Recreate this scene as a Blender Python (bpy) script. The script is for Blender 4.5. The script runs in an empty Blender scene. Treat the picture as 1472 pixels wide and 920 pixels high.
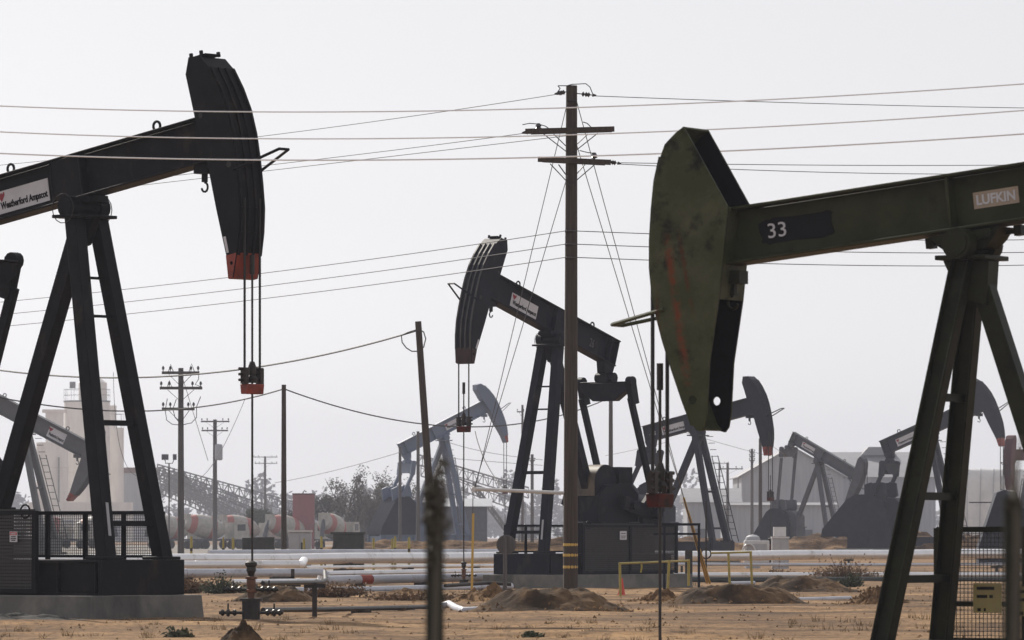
import bpy, bmesh, math, random
from mathutils import Vector, Matrix, noise, geometry
R = math.radians
random.seed(7)
sc = bpy.context.scene
COL = sc.collection

# ------------------------------------------------------------------ camera, sky, sun, exposure
F, HY, CH = 8178.0, 770.0, 1.5            # focal length in photo pixels, horizon row, eye height (m)
cam_d = bpy.data.cameras.new('camera'); cam = bpy.data.objects.new('camera', cam_d); COL.objects.link(cam)
cam.location = (0, 0, CH); cam.rotation_euler = (R(90), 0, 0)
cam_d.lens = 200; cam_d.sensor_width = 36; cam_d.shift_y = (HY - 460) / 1472
cam_d.clip_start = 0.5; cam_d.clip_end = 9000
cam_d.dof.use_dof = True; cam_d.dof.focus_distance = 150; cam_d.dof.aperture_fstop = 8
sc.camera = cam

SUN_EL, SUN_ROT = R(36), R(-30)
world = bpy.data.worlds.new('World'); sc.world = world; world.use_nodes = True
wn, wl = world.node_tree.nodes, world.node_tree.links
sky = wn.new('ShaderNodeTexSky'); sky.sky_type = 'NISHITA'; sky.sun_disc = False
sky.sun_elevation = SUN_EL; sky.sun_rotation = SUN_ROT; sky.dust_density = 1.0; sky.air_density = 1.0; sky.altitude = 120
hs = wn.new('ShaderNodeHueSaturation'); hs.inputs['Saturation'].default_value = 0.08
mx = wn.new('ShaderNodeMix'); mx.data_type = 'RGBA'; mx.inputs['Factor'].default_value = 0.3
mx.inputs['B'].default_value = (9.5, 9.35, 10.1, 1)      # even white of the hazy overcast
wl.new(sky.outputs[0], hs.inputs['Color']); wl.new(hs.outputs[0], mx.inputs['A'])
wl.new(mx.outputs['Result'], wn['Background'].inputs['Color']); wn['Background'].inputs['Strength'].default_value = 0.098
sun_d = bpy.data.lights.new('sun', 'SUN'); sun_d.energy = 5.0; sun_d.angle = R(0.6); sun_d.color = (1, 0.93, 0.83)
sun = bpy.data.objects.new('sun', sun_d); COL.objects.link(sun)
sdir = Vector((math.sin(SUN_ROT) * math.cos(SUN_EL), math.cos(SUN_ROT) * math.cos(SUN_EL), math.sin(SUN_EL)))
sun.rotation_euler = (-sdir).to_track_quat('-Z', 'Y').to_euler()
sun.location = (-30, 40, 60)
vs = sc.view_settings; vs.view_transform = 'Standard'; vs.look = 'None'; vs.exposure = 0; vs.gamma = 1; vs.use_curve_mapping = False

# ------------------------------------------------------------------ helpers
def P(px, py, d):                          # photo pixel + distance -> place in the field
    return Vector(((px - 736) / F * d, d, CH + (HY - py) / F * d))
def G(px, d, z=0.0):
    return Vector(((px - 736) / F * d, d, z))
def tag(o, label=None, cat=None, group=None, kind=None):
    if label: o['label'] = label
    if cat: o['category'] = cat
    if group: o['group'] = group
    if kind: o['kind'] = kind
    return o
def empty(name, loc=(0, 0, 0), rz=0, s=1, label=None, cat=None, group=None):
    o = bpy.data.objects.new(name, None); COL.objects.link(o)
    o.location = loc; o.rotation_euler = (0, 0, rz); o.scale = (s, s, s); o.empty_display_size = .2
    return tag(o, label, cat, group)
class MB:
    def __init__(s, T=None): s.v = []; s.f = []; s.T = T
    def add(s, vs_, fs):
        b = len(s.v)
        for p in vs_:
            p = Vector(p); s.v.append(s.T @ p if s.T else p)
        s.f += [[b + i for i in f] for f in fs]; return s
    def box(s, x0, x1, y0, y1, z0, z1):
        return s.add([(x, y, z) for x in (x0, x1) for y in (y0, y1) for z in (z0, z1)],
                     [(0, 1, 3, 2), (4, 6, 7, 5), (0, 4, 5, 1), (2, 3, 7, 6), (0, 2, 6, 4), (1, 5, 7, 3)])
    def bar(s, a, b, w, h=None, up=(0, 0, 1), w2=None, h2=None):
        a, b = Vector(a), Vector(b); h = w if h is None else h; w2 = w if w2 is None else w2; h2 = h if h2 is None else h2
        d = (b - a).normalized(); u = Vector(up)
        if abs(d.dot(u)) > .98: u = Vector((1, 0, 0))
        x = d.cross(u).normalized(); z = x.cross(d)
        vs_ = [c + x * (i * ww / 2) + z * (j * hh / 2) for c, ww, hh in ((a, w, h), (b, w2, h2)) for i, j in ((-1, -1), (1, -1), (1, 1), (-1, 1))]
        return s.add(vs_, [(3, 2, 1, 0), (4, 5, 6, 7), (0, 1, 5, 4), (1, 2, 6, 5), (2, 3, 7, 6), (3, 0, 4, 7)])
    def tube(s, a, b, r, r2=None, n=8, cap=True):
        return s.path([a, b], [r, r if r2 is None else r2], n, cap)
    def path(s, pts, r, n=6, cap=True):
        pts = [Vector(p) for p in pts]; k = len(pts)
        rs = r if isinstance(r, (list, tuple)) else [r] * k
        vs_, fs = [], []; px = None
        for i, p in enumerate(pts):
            d = ((pts[min(i + 1, k - 1)] - p).normalized() + (p - pts[max(i - 1, 0)]).normalized())
            d = d.normalized() if d.length > 1e-6 else Vector((0, 0, 1))
            if px is None:
                u = Vector((0, 0, 1)) if abs(d.z) < .9 else Vector((1, 0, 0)); x = d.cross(u).normalized()
            else:
                x = (px - d * px.dot(d)); x = x.normalized() if x.length > 1e-6 else d.orthogonal().normalized()
            px = x; y = d.cross(x)
            for j in range(n):
                t = 2 * math.pi * j / n; vs_.append(p + (x * math.cos(t) + y * math.sin(t)) * rs[i])
        for i in range(k - 1):
            for j in range(n):
                a, b = i * n + j, i * n + (j + 1) % n; fs.append((a, b, b + n, a + n))
        if cap: fs.append(tuple(reversed(range(n)))); fs.append(tuple(range((k - 1) * n, k * n)))
        return s.add(vs_, fs)
    def lathe(s, c, prof, n=12, axis='z'):   # prof: (radius, height) list
        c = Vector(c); vs_, fs = [], []
        for r, h in prof:
            for j in range(n):
                t = 2 * math.pi * j / n; a, b = r * math.cos(t), r * math.sin(t)
                vs_.append(c + Vector((a, b, h) if axis == 'z' else (a, h, b) if axis == 'y' else (h, a, b)))
        k = len(prof)
        for i in range(k - 1):
            for j in range(n):
                a, b = i * n + j, i * n + (j + 1) % n; fs.append((a, b, b + n, a + n))
        fs.append(tuple(reversed(range(n)))); fs.append(tuple(range((k - 1) * n, k * n)))
        return s.add(vs_, fs)
    def prism(s, poly, y0, y1, holes=()):    # poly in x,z ; extruded along y
        loops = [list(poly)] + [list(h) for h in holes]
        flat = [p for l in loops for p in l]; n = len(flat)
        tris = geometry.tessellate_polygon([[Vector((p[0], p[1], 0)) for p in l] for l in loops])
        vs_ = [(p[0], y0, p[1]) for p in flat] + [(p[0], y1, p[1]) for p in flat]
        fs = [tuple(t) for t in tris] + [tuple(i + n for i in reversed(t)) for t in tris]
        b = 0
        for l in loops:
            m = len(l)
            for i in range(m): fs.append((b + i, b + (i + 1) % m, b + (i + 1) % m + n, b + i + n))
            b += m
        return s.add(vs_, fs)
    def ring(s, c, r, t, axis='y', n=14, m=6):
        c = Vector(c); pts = []
        for i in range(n + 1):
            a = 2 * math.pi * i / n; u, w = r * math.cos(a), r * math.sin(a)
            pts.append(c + Vector((u, 0, w) if axis == 'y' else (0, u, w) if axis == 'x' else (u, w, 0)))
        return s.path(pts, t, m, False)
    def build(s, name, mat, parent=None, label=None, cat=None, group=None, kind=None, smooth=True, bevel=0, origin=None):
        me = bpy.data.meshes.new(name)
        v = s.v if origin is None else [p - Vector(origin) for p in s.v]
        me.from_pydata(v, [], s.f); me.validate()
        bm = bmesh.new(); bm.from_mesh(me); bmesh.ops.recalc_face_normals(bm, faces=bm.faces); bm.to_mesh(me); bm.free()
        if smooth: me.shade_smooth(); me.set_sharp_from_angle(angle=R(35))
        me.materials.append(mat)
        o = bpy.data.objects.new(name, me); COL.objects.link(o)
        if origin is not None: o.location = origin
        if parent: o.parent = parent
        if bevel:
            md = o.modifiers.new('bevel', 'BEVEL'); md.width = bevel; md.segments = 2; md.limit_method = 'ANGLE'; md.angle_limit = R(40)
        return tag(o, label, cat, group, kind)
def text_mesh(body, width, height, bold=.0):
    cu = bpy.data.curves.new('lettering', 'FONT'); cu.body = body; cu.size = 1; cu.extrude = .01; cu.offset = bold
    cu.resolution_u = 3
    o = bpy.data.objects.new('lettering', cu); COL.objects.link(o)
    dg = bpy.context.evaluated_depsgraph_get(); dg.update()
    me = bpy.data.meshes.new_from_object(o.evaluated_get(dg)); bpy.data.objects.remove(o)
    xs = [v.co.x for v in me.vertices]; ys = [v.co.y for v in me.vertices]
    sx, sy = width / (max(xs) - min(xs)), height / (max(ys) - min(ys)); x0, y0 = min(xs), min(ys)
    for v in me.vertices: v.co = Vector(((v.co.x - x0) * sx - width / 2, (v.co.y - y0) * sy - height / 2, v.co.z * .4))
    return me
def place_text(body, width, height, M, mat, parent, name='lettering', bold=.015):
    me = text_mesh(body, width, height, bold); me.transform(M); me.materials.clear(); me.materials.append(mat)
    o = bpy.data.objects.new(name, me); COL.objects.link(o); o.parent = parent; return o
def frame(origin, right, up):
    r, u = Vector(right).normalized(), Vector(up).normalized(); n = r.cross(u)
    M = Matrix((r, u, n)).transposed().to_4x4(); M.translation = Vector(origin); return M

# ------------------------------------------------------------------ materials
def mat(name, c, c2=None, rough=.6, metal=0, scale=3, bump=0, bscale=30, stretch=(1, 1, 1), lo=.4, hi=.65, spec=.5, detail=6, c3=None, scale3=1, lo3=.55, hi3=.7, stretch3=(1, 1, 1)):
    m = bpy.data.materials.new(name); m.use_nodes = True; n, l = m.node_tree.nodes, m.node_tree.links
    b = n['Principled BSDF']; b.inputs['Roughness'].default_value = rough; b.inputs['Metallic'].default_value = metal
    b.inputs['Specular IOR Level'].default_value = spec; b.inputs['Base Color'].default_value = (*c, 1)
    tc = n.new('ShaderNodeTexCoord')
    def nz(sc_, st, lo_, hi_, det=6):
        mp = n.new('ShaderNodeMapping'); mp.inputs['Scale'].default_value = st; l.new(tc.outputs['Object'], mp.inputs[0])
        t = n.new('ShaderNodeTexNoise'); t.inputs['Scale'].default_value = sc_; t.inputs['Detail'].default_value = det; t.inputs['Roughness'].default_value = .65
        l.new(mp.outputs[0], t.inputs[0])
        mr = n.new('ShaderNodeMapRange'); mr.inputs['From Min'].default_value = lo_; mr.inputs['From Max'].default_value = hi_
        l.new(t.outputs[0], mr.inputs[0]); return mr.outputs[0], t
    out = None
    if c2:
        f, t = nz(scale, stretch, lo, hi, detail)
        x = n.new('ShaderNodeMix'); x.data_type = 'RGBA'; x.inputs['A'].default_value = (*c, 1); x.inputs['B'].default_value = (*c2, 1)
        l.new(f, x.inputs['Factor']); out = x.outputs['Result']
    if c3:
        f, t = nz(scale3, stretch3, lo3, hi3)
        x = n.new('ShaderNodeMix'); x.data_type = 'RGBA'; x.inputs['B'].default_value = (*c3, 1)
        if out: l.new(out, x.inputs['A'])
        else: x.inputs['A'].default_value = (*c, 1)
        l.new(f, x.inputs['Factor']); out = x.outputs['Result']
    if out: l.new(out, b.inputs['Base Color'])
    if bump:
        f, t = nz(bscale, (1, 1, 1), 0, 1); bp = n.new('ShaderNodeBump'); bp.inputs['Strength'].default_value = bump; bp.inputs['Distance'].default_value = .03
        l.new(t.outputs[0], bp.inputs['Height']); l.new(bp.outputs[0], b.inputs['Normal'])
    return m
M = dict(
    black=mat('black_paint', (.006, .0065, .009), (.010, .0105, .014), .45, spec=.08, scale=2, bump=.05, bscale=8, c3=(.045, .032, .024), scale3=2.2, lo3=.57, hi3=.78, stretch3=(1, 1, .45)),
    navy=mat('navy_paint', (.008, .009, .017), (.014, .015, .025), .45, spec=.12, scale=2, bump=.05, bscale=8, c3=(.05, .042, .038), scale3=2.2, lo3=.57, hi3=.78, stretch3=(1, 1, .45)),
    slate=mat('slate_paint', (.016, .019, .032), (.024, .027, .04), .5, spec=.12, scale=2),
    guardpaint=mat('matt_guard_paint', (.022, .025, .036), (.032, .035, .046), .95, spec=.02, scale=2),
    hazebluegrey=mat('haze_lightened_blue_grey_paint', (.10, .135, .21), (.115, .15, .225), .5, scale=2),  # blue-grey paint, lightened so its colour carries part of the distance haze
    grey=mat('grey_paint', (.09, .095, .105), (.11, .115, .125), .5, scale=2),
    dim=mat('dull_steel_paint', (.05, .054, .07), (.075, .08, .095), .55, scale=2),
    maroon=mat('maroon_paint', (.11, .028, .035), (.07, .03, .035), .6, scale=2),
    tankred=mat('faded_red_tank_paint', (.30, .10, .105), (.23, .09, .1), .6, scale=1),
    red=mat('red_paint', (.30, .04, .02), (.15, .024, .016), .5, scale=4),
    darkred=mat('oily_red_paint', (.09, .012, .01), (.012, .009, .008), .5, scale=5, spec=.2),
    steel=mat('dark_steel', (.02, .018, .018), (.04, .03, .026), .5, .3, scale=5),
    cable=mat('black_cable', (.012, .012, .013), rough=.6),
    wire=mat('bare_wire', (.10, .10, .105), rough=.5, metal=.3),
    alu=mat('aluminium_wire', (.95, .95, .96), rough=.55),
    mesh=mat('mesh_wire', (.02, .02, .022), rough=.5),
    concrete=mat('concrete', (.13, .128, .12), (.21, .2, .18), .9, scale=1.2, bump=.4, bscale=14, c3=(.06, .058, .055), scale3=.8, lo3=.52, hi3=.72, stretch3=(1, 1, .4)),
    pipe=mat('aluminium_cladding', (.88, .88, .89), (.78, .78, .79), .3, .5, scale=1.0, bump=.12, bscale=2.5, c3=(.40, .35, .30), scale3=1.3, lo3=.56, hi3=.72),
    pipe2=mat('weathered_cladding', (.55, .57, .63), (.46, .47, .52), .42, .3, scale=1.0, bump=.15, bscale=2.5, c3=(.2, .17, .15), scale3=1.5, lo3=.58, hi3=.75),
    pvc=mat('pale_plastic_pipe', (.55, .56, .62), (.48, .48, .52), .4, scale=3),
    wood=mat('pole_wood', (.036, .026, .02), (.07, .05, .038), .85, scale=6, stretch=(4, 4, .15), bump=.5, bscale=18, c3=(.03, .02, .015), scale3=4, stretch3=(5, 5, .1)),
    greywood=mat('weathered_pole_wood', (.085, .078, .078), (.13, .12, .12), .85, scale=6, stretch=(4, 4, .15), bump=.4, bscale=18),
    insul=mat('porcelain', (.05, .045, .05), rough=.2),
    white=mat('white_enamel', (.62, .62, .63), (.52, .52, .52), .4, scale=3),
    signwhite=mat('sign_white', (.62, .62, .66), (.54, .54, .58), .45, scale=2),
    signtan=mat('faded_sign_tan', (.40, .32, .24), (.34, .27, .21), .6, scale=6),
    wornsteel=mat('worn_track_steel', (.07, .066, .062), (.02, .02, .026), .5, scale=2, stretch=(1, 1, .3)),
    dimred=mat('dull_dark_red_paint', (.04, .010, .012), (.02, .01, .012), .6, scale=5),
    inkshade=mat('black_ink_and_shade', (.008, .008, .011), rough=.6, spec=.15),  # print black, also the painted shade inside the green horsehead
    logo=mat('dark_red_ink', (.28, .02, .04), rough=.5),
    dangerred=mat('sign_red', (.55, .03, .03), rough=.5),
    yellow=mat('yellow_paint', (.36, .29, .05), (.27, .22, .06), .5, scale=6),
    stake=mat('yellow_guard_plastic', (.55, .36, .08), rough=.5),
    ysign=mat('yellow_sign', (.34, .29, .11), (.27, .22, .1), .5, scale=4),
    cone=mat('red_cone_plastic', (.62, .06, .04), rough=.5),
    cabinet=mat('grey_cabinet_paint', (.42, .43, .46), (.36, .37, .39), .5, scale=2),
    darkbox=mat('dark_machine_paint', (.03, .035, .035), (.05, .05, .05), .6, scale=3),
    silo=mat('pale_silo_paint', (.86, .83, .78), (.74, .71, .67), .6, scale=.6, stretch=(1, 1, .2)),
    truss=mat('grey_truss_steel', (.13, .133, .14), (.2, .2, .2), .6, scale=2),
    drumwhite=mat('drum_white', (.42, .40, .37), (.3, .29, .26), .5, scale=2),
    drumred=mat('drum_red', (.36, .13, .115), rough=.6),
    tyre=mat('tyre_rubber', (.02, .02, .02), rough=.8),
    cladding=mat('grey_metal_cladding', (.30, .32, .355), (.38, .395, .42), .55, scale=.7, stretch=(3, 3, .2)),
    roofing=mat('pale_metal_roof', (.2, .205, .22), (.16, .165, .18), .6, scale=.5),
    tarp=mat('white_tarp', (.72, .72, .70), (.62, .62, .61), .6, scale=.6),
    rust=mat('rusty_steel', (.16, .06, .03), (.10, .05, .03), .7, scale=5),
    tpost=mat('dark_green_post', (.02, .028, .02), (.035, .035, .028), .6, scale=10),
    leafdry=mat('dry_scrub', (.17, .095, .045), (.12, .075, .04), .9, scale=4),
    leafgreen=mat('grey_green_scrub', (.055, .065, .035), (.08, .08, .045), .9, scale=4),
    leafdark=mat('dusty_leaf', (.085, .08, .066), (.12, .11, .088), .9, scale=2),
    bark=mat('grey_bark', (.07, .06, .05), (.10, .085, .07), .9, scale=5),
    gravel=mat('gravel', (.022, .021, .02), (.055, .052, .048), .95, scale=30, lo=.45, hi=.6),
    straw=mat('dry_straw', (.30, .21, .11), (.2, .14, .075), .9, scale=3),
    yard=mat('grey_yard_gravel', (.14, .125, .11), (.22, .195, .17), .95, scale=.5, bump=.4, bscale=4),
    beltguard=mat('worn_tan_cover', (.15, .115, .075), (.06, .05, .045), .5, scale=2, c3=(.03, .03, .035), scale3=1.5),
    glass=mat('dark_glass', (.03, .035, .04), rough=.1),
)
# green paint with rust streaks and scraped patches (wear with shapes of its own)
M['green'] = mat('green_paint', (.026, .031, .013), (.042, .046, .022), .5, spec=.15, scale=1.5, bump=.06, bscale=8, c3=(.009, .009, .006), scale3=1.4, lo3=.58, hi3=.74)
M['greenleg'] = mat('green_leg_paint', (.012, .014, .007), (.024, .027, .012), .5, spec=.15, scale=1.5, c3=(.008, .008, .006), scale3=2, lo3=.55, hi3=.72)
m = mat('green_head_paint', (.050, .058, .026), (.088, .092, .052), .5, spec=.15, scale=2.2, lo=.42, hi=.7, bump=.1, bscale=6, detail=10, c3=(.010, .011, .007), scale3=1.9, lo3=.53, hi3=.66); m.name = 'rust_streaked_green_paint'; M['greenrust'] = m
n, l = m.node_tree.nodes, m.node_tree.links; bs = n['Principled BSDF']
prev = bs.inputs['Base Color'].links[0].from_socket
tc = n.new('ShaderNodeTexCoord')
def streak(x0, slope, z0, z1, wdt, col, prev):
    sp = n.new('ShaderNodeSeparateXYZ'); l.new(tc.outputs['Object'], sp.inputs[0])
    nt = n.new('ShaderNodeTexNoise'); nt.inputs['Scale'].default_value = 9; nt.inputs['Detail'].default_value = 5; l.new(tc.outputs['Object'], nt.inputs[0])
    def mth(op, a, b):
        q = n.new('ShaderNodeMath'); q.operation = op
        for i, v in enumerate((a, b)):
            if isinstance(v, (int, float)): q.inputs[i].default_value = v
            elif v is not None: l.new(v, q.inputs[i])
        return q.outputs[0]
    X, Z = sp.outputs['X'], sp.outputs['Z']
    ln = mth('ADD', mth('MULTIPLY', mth('SUBTRACT', Z, z1), slope), x0)
    d = mth('ABSOLUTE', mth('SUBTRACT', X, ln), None)
    a = n.new('ShaderNodeMapRange'); a.inputs['From Min'].default_value = wdt; a.inputs['From Max'].default_value = 0; l.new(d, a.inputs[0])
    z_a = n.new('ShaderNodeMapRange'); z_a.inputs['From Min'].default_value = z0; z_a.inputs['From Max'].default_value = z0 + .35; l.new(Z, z_a.inputs[0])
    z_b = n.new('ShaderNodeMapRange'); z_b.inputs['From Min'].default_value = z1; z_b.inputs['From Max'].default_value = z1 - .25; l.new(Z, z_b.inputs[0])
    nn = n.new('ShaderNodeMapRange'); nn.inputs['From Min'].default_value = .35; nn.inputs['From Max'].default_value = .6; l.new(nt.outputs[0], nn.inputs[0])
    f = mth('MULTIPLY', mth('MULTIPLY', a.outputs[0], z_a.outputs[0]), mth('MULTIPLY', z_b.outputs[0], nn.outputs[0]))
    x = n.new('ShaderNodeMix'); x.data_type = 'RGBA'; x.inputs['B'].default_value = (*col, 1)
    l.new(prev, x.inputs['A']); l.new(f, x.inputs['Factor']); return x.outputs['Result']
prev = streak(4.22, .16, 3.3, 5.45, .085, (.17, .04, .014), prev)
prev = streak(4.05, .20, 4.3, 5.5, .05, (.09, .03, .013), prev)
prev = streak(4.36, .05, 3.5, 4.7, .05, (.08, .03, .013), prev)
prev = streak(4.33, -.35, 5.4, 6.5, .07, (.008, .008, .008), prev)
l.new(prev, bs.inputs['Base Color'])

# ground dirt
m = bpy.data.materials.new('dry_dirt'); m.use_nodes = True; M['dirt'] = m
n, l = m.node_tree.nodes, m.node_tree.links; bs = n['Principled BSDF']; bs.inputs['Roughness'].default_value = .95; bs.inputs['Specular IOR Level'].default_value = .15
tc = n.new('ShaderNodeTexCoord')
def nzt(scl, st, det=7, ro=.65):
    mp = n.new('ShaderNodeMapping'); mp.inputs['Scale'].default_value = st; l.new(tc.outputs['Object'], mp.inputs[0])
    t = n.new('ShaderNodeTexNoise'); t.inputs['Scale'].default_value = scl; t.inputs['Detail'].default_value = det; t.inputs['Roughness'].default_value = ro
    l.new(mp.outputs[0], t.inputs[0]); return t.outputs[0]
def rmp(src, stops):
    r = n.new('ShaderNodeValToRGB'); cr = r.color_ramp
    while len(cr.elements) < len(stops): cr.elements.new(.5)
    for e, (p, c) in zip(cr.elements, stops): e.position = p; e.color = (*c, 1)
    l.new(src, r.inputs[0]); return r.outputs[0]
ca = rmp(nzt(.9, (.35, .16, 1)), [(.3, (.15, .088, .045)), (.5, (.25, .156, .080)), (.7, (.34, .222, .118))])
cb = rmp(nzt(1.0, (.10, .30, 1), 7), [(.36, (.33, .28, .25)), (.5, (.88, .85, .82)), (.6, (1.2, 1.17, 1.1))])
cc = rmp(nzt(7, (1, .5, 1), 4), [(.36, (.5, .47, .45)), (.5, (1, 1, 1)), (.68, (1.15, 1.13, 1.1))])
x1 = n.new('ShaderNodeMix'); x1.data_type = 'RGBA'; x1.blend_type = 'MULTIPLY'; x1.inputs['Factor'].default_value = 1; l.new(ca, x1.inputs['A']); l.new(cb, x1.inputs['B'])
x2 = n.new('ShaderNodeMix'); x2.data_type = 'RGBA'; x2.blend_type = 'MULTIPLY'; x2.inputs['Factor'].default_value = 1; l.new(x1.outputs['Result'], x2.inputs['A']); l.new(cc, x2.inputs['B'])
cd_ = rmp(nzt(.16, (1, .7, 1), 6, .7), [(.36, (.42, .4, .4)), (.46, (.92, .92, .93)), (.6, (1.03, 1.02, 1))])
x3 = n.new('ShaderNodeMix'); x3.data_type = 'RGBA'; x3.blend_type = 'MULTIPLY'; x3.inputs['Factor'].default_value = 1; l.new(x2.outputs['Result'], x3.inputs['A']); l.new(cd_, x3.inputs['B'])
l.new(x3.outputs['Result'], bs.inputs['Base Color'])
bp = n.new('ShaderNodeBump'); bp.inputs['Strength'].default_value = .7; bp.inputs['Distance'].default_value = .06; l.new(nzt(5, (1, 1, 1), 8, .7), bp.inputs['Height']); l.new(bp.outputs[0], bs.inputs['Normal'])

M['shadedirt'] = mat('shade_darkened_dirt', (.04, .027, .018), (.07, .046, .029), .95, scale=2.5, bump=.6, bscale=8, spec=.1, c3=(.17, .105, .056), scale3=1.5, lo3=.46, hi3=.66)  # mound dirt, the shade of the near faces put into its colour
# ------------------------------------------------------------------ ground, mounds, far trees
def gz(x, y):
    if y < 20 or y > 420: return 0.0
    a = min(1, (y - 20) / 40, (420 - y) / 60)
    r = noise.fractal(Vector((x * .5, y * .22, 0)), 1, 2, 4) * .035 + noise.fractal(Vector((x * .05, y * .6, 4.1)), 1, 2, 3) * .045
    for y0, k in ((86, .05), (88.1, .05), (95.2, .04), (97.4, .05), (103, .03), (115, .05), (117.6, .05), (133, .04), (136, .04)):
        w = y - y0 - .9 * math.sin(x * .11 + y0) - .012 * y0 * math.sin(x * .031)
        if abs(w) < 1.2: r += k * (.7 * math.exp(-((abs(w) - .55) / .2) ** 2) - math.exp(-(w / .28) ** 2)) * (.5 + .5 * noise.noise(Vector((x * .4, y0, 0))))
    return a * r
rows, d = [-60.0, 0, 20], 30.0
while d < 3000:
    rows.append(d); d += max(.45, d * .004) if 70 < d < 260 else (d * .03)
rows.append(3000.0)
cols = [-1600, -800, -400, -200, -100, -60, -40] + [-28 + .35 * i for i in range(161)] + [40, 60, 100, 200, 400, 800, 1600]
gm = MB(); nc = len(cols)
gm.v = [Vector((x, y, gz(x, y))) for y in rows for x in cols]
gm.f = [(i * nc + j, i * nc + j + 1, (i + 1) * nc + j + 1, (i + 1) * nc + j) for i in range(len(rows) - 1) for j in range(nc - 1)]
g = gm.build('ground', M['dirt'], kind='structure')
g.data.shade_smooth()

def mound(px, dd, w, dep, h, name='dirt_mound', seed=0, rough=.22, flat=0, n_=40, mt='dirt'):
    c = G(px, dd); mb = MB(); vs_ = []; fs = []
    for i in range(n_ + 1):
        for j in range(n_ + 1):
            u, v = i / n_ * 2 - 1, j / n_ * 2 - 1
            r = math.hypot(u, v)
            k = max(0, 1 - r) if flat == 0 else min(1, max(0, (1 - r) / (1 - flat)))
            k = k * k * (3 - 2 * k) * .45 + k * .55
            z = h * k * (1 + rough * 1.6 * noise.fractal(Vector((u * 3 + seed * 7.3, v * 3, seed)), 1, 2, 4)) + .09 * h * noise.fractal(Vector((u * 9 + seed, v * 9, 3)), .8, 2, 4) * (k > .02)
            vs_.append(c + Vector((u * w / 2, v * dep / 2, z - (.12 if k <= 0 else .02))))
    for i in range(n_):
        for j in range(n_):
            a = i * (n_ + 1) + j; fs.append((a, a + n_ + 1, a + n_ + 2, a + 1))
    mb.add(vs_, fs); o = mb.build(name, M[mt], kind='structure', origin=c); o.data.shade_smooth(); return o
mound(790, 113, 3.5, 2.4, .43, seed=1, flat=.35, mt='shadedirt')
mound(1057, 125, 3.4, 2.2, .38, seed=2, flat=.5, mt='shadedirt')
mound(1150, 152, 3.4, 2.4, .40, seed=3, flat=.3, mt='shadedirt')
mound(395, 128, 2.2, 1.6, .33, seed=4, flat=.4, mt='shadedirt')
mound(349, 79.5, .85, .7, .27, seed=5, rough=.4, mt='shadedirt')
mound(700, 130, 1.9, 1.6, .38, seed=6, rough=.4)
mound(585, 138, 2.6, 1.6, .22, seed=7, rough=.4)
mound(1262, 124, 1.5, 1.3, .42, seed=8, rough=.6)
mound(952, 128, 1.5, 1.2, .25, seed=9, rough=.6)
mound(880, 84, 6, 2.4, .10, seed=12, flat=.3)
for i, (px, dd, w, h) in enumerate(((1190, 430, 12, 2.0), (1290, 450, 16, 2.3), (1000, 440, 14, 2.0), (700, 420, 16, 1.6), (1400, 420, 14, 2.0), (560, 420, 13, 1.5), (860, 470, 18, 1.8))):
    mound(px, dd, w * 1.2, 8, h * .62, 'dirt_berm', 20 + i, .3, .3)
gvl = mound(25, 100, 3.4, 1.2, .11, 'gravel_bank', 31, .5, .2, 30, 'gravel')

def leaves(mb, c, r, k, sz, flatten=1.0, rnd=random):
    for _ in range(k):
        while True:
            p = Vector((rnd.uniform(-1, 1), rnd.uniform(-1, 1), rnd.uniform(-1, 1)))
            if p.length <= 1: break
        p = Vector((p.x * r, p.y * r, p.z * r * flatten)) + c
        a = Vector((rnd.gauss(0, 1), rnd.gauss(0, 1), rnd.gauss(0, 1))).normalized() * sz * rnd.uniform(.5, 1.3); b = a.orthogonal().normalized() * sz * rnd.uniform(.3, .7)
        mb.add([p - a, p + b, p + a, p - b], [(0, 1, 2, 3)])
tl = MB(); rt = random.Random(3)
x = -420.0
while x < 420:
    dd = rt.uniform(2450, 2700); h = rt.uniform(12, 26) * (1.35 if rt.random() < .12 else 1)
    for q in range(7):
        leaves(tl, Vector((x + rt.uniform(-6, 6), dd, rt.uniform(.08, .85) * h)), rt.uniform(3.4, 6.4), 40, 1.6, 1.0, rt)
    x += rt.uniform(3, 8)
tl.build('far_trees', M['leafdark'], kind='stuff', label='hazy line of distant trees along the horizon', cat='trees', smooth=False)
# ------------------------------------------------------------------ haze: the air over the whole field
hz = MB().box(-1700, 1700, -90, 3100, -1.6, 62).build('haze', bpy.data.materials.new('haze_air'), kind='stuff', smooth=False)
hm = hz.data.materials[0]; hm.use_nodes = True; hn = hm.node_tree.nodes
for q in list(hn):
    if q.type == 'BSDF_PRINCIPLED': hn.remove(q)
pv = hn.new('ShaderNodeVolumePrincipled'); pv.inputs['Color'].default_value = (.86, .88, 1.0, 1); pv.inputs['Density'].default_value = .00022; pv.inputs['Anisotropy'].default_value = .0
hm.node_tree.links.new(pv.outputs[0], next(q for q in hn if q.type == 'OUTPUT_MATERIAL').inputs['Volume'])
tag(hz, 'pale dusty air over the oil field', 'haze')

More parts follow.
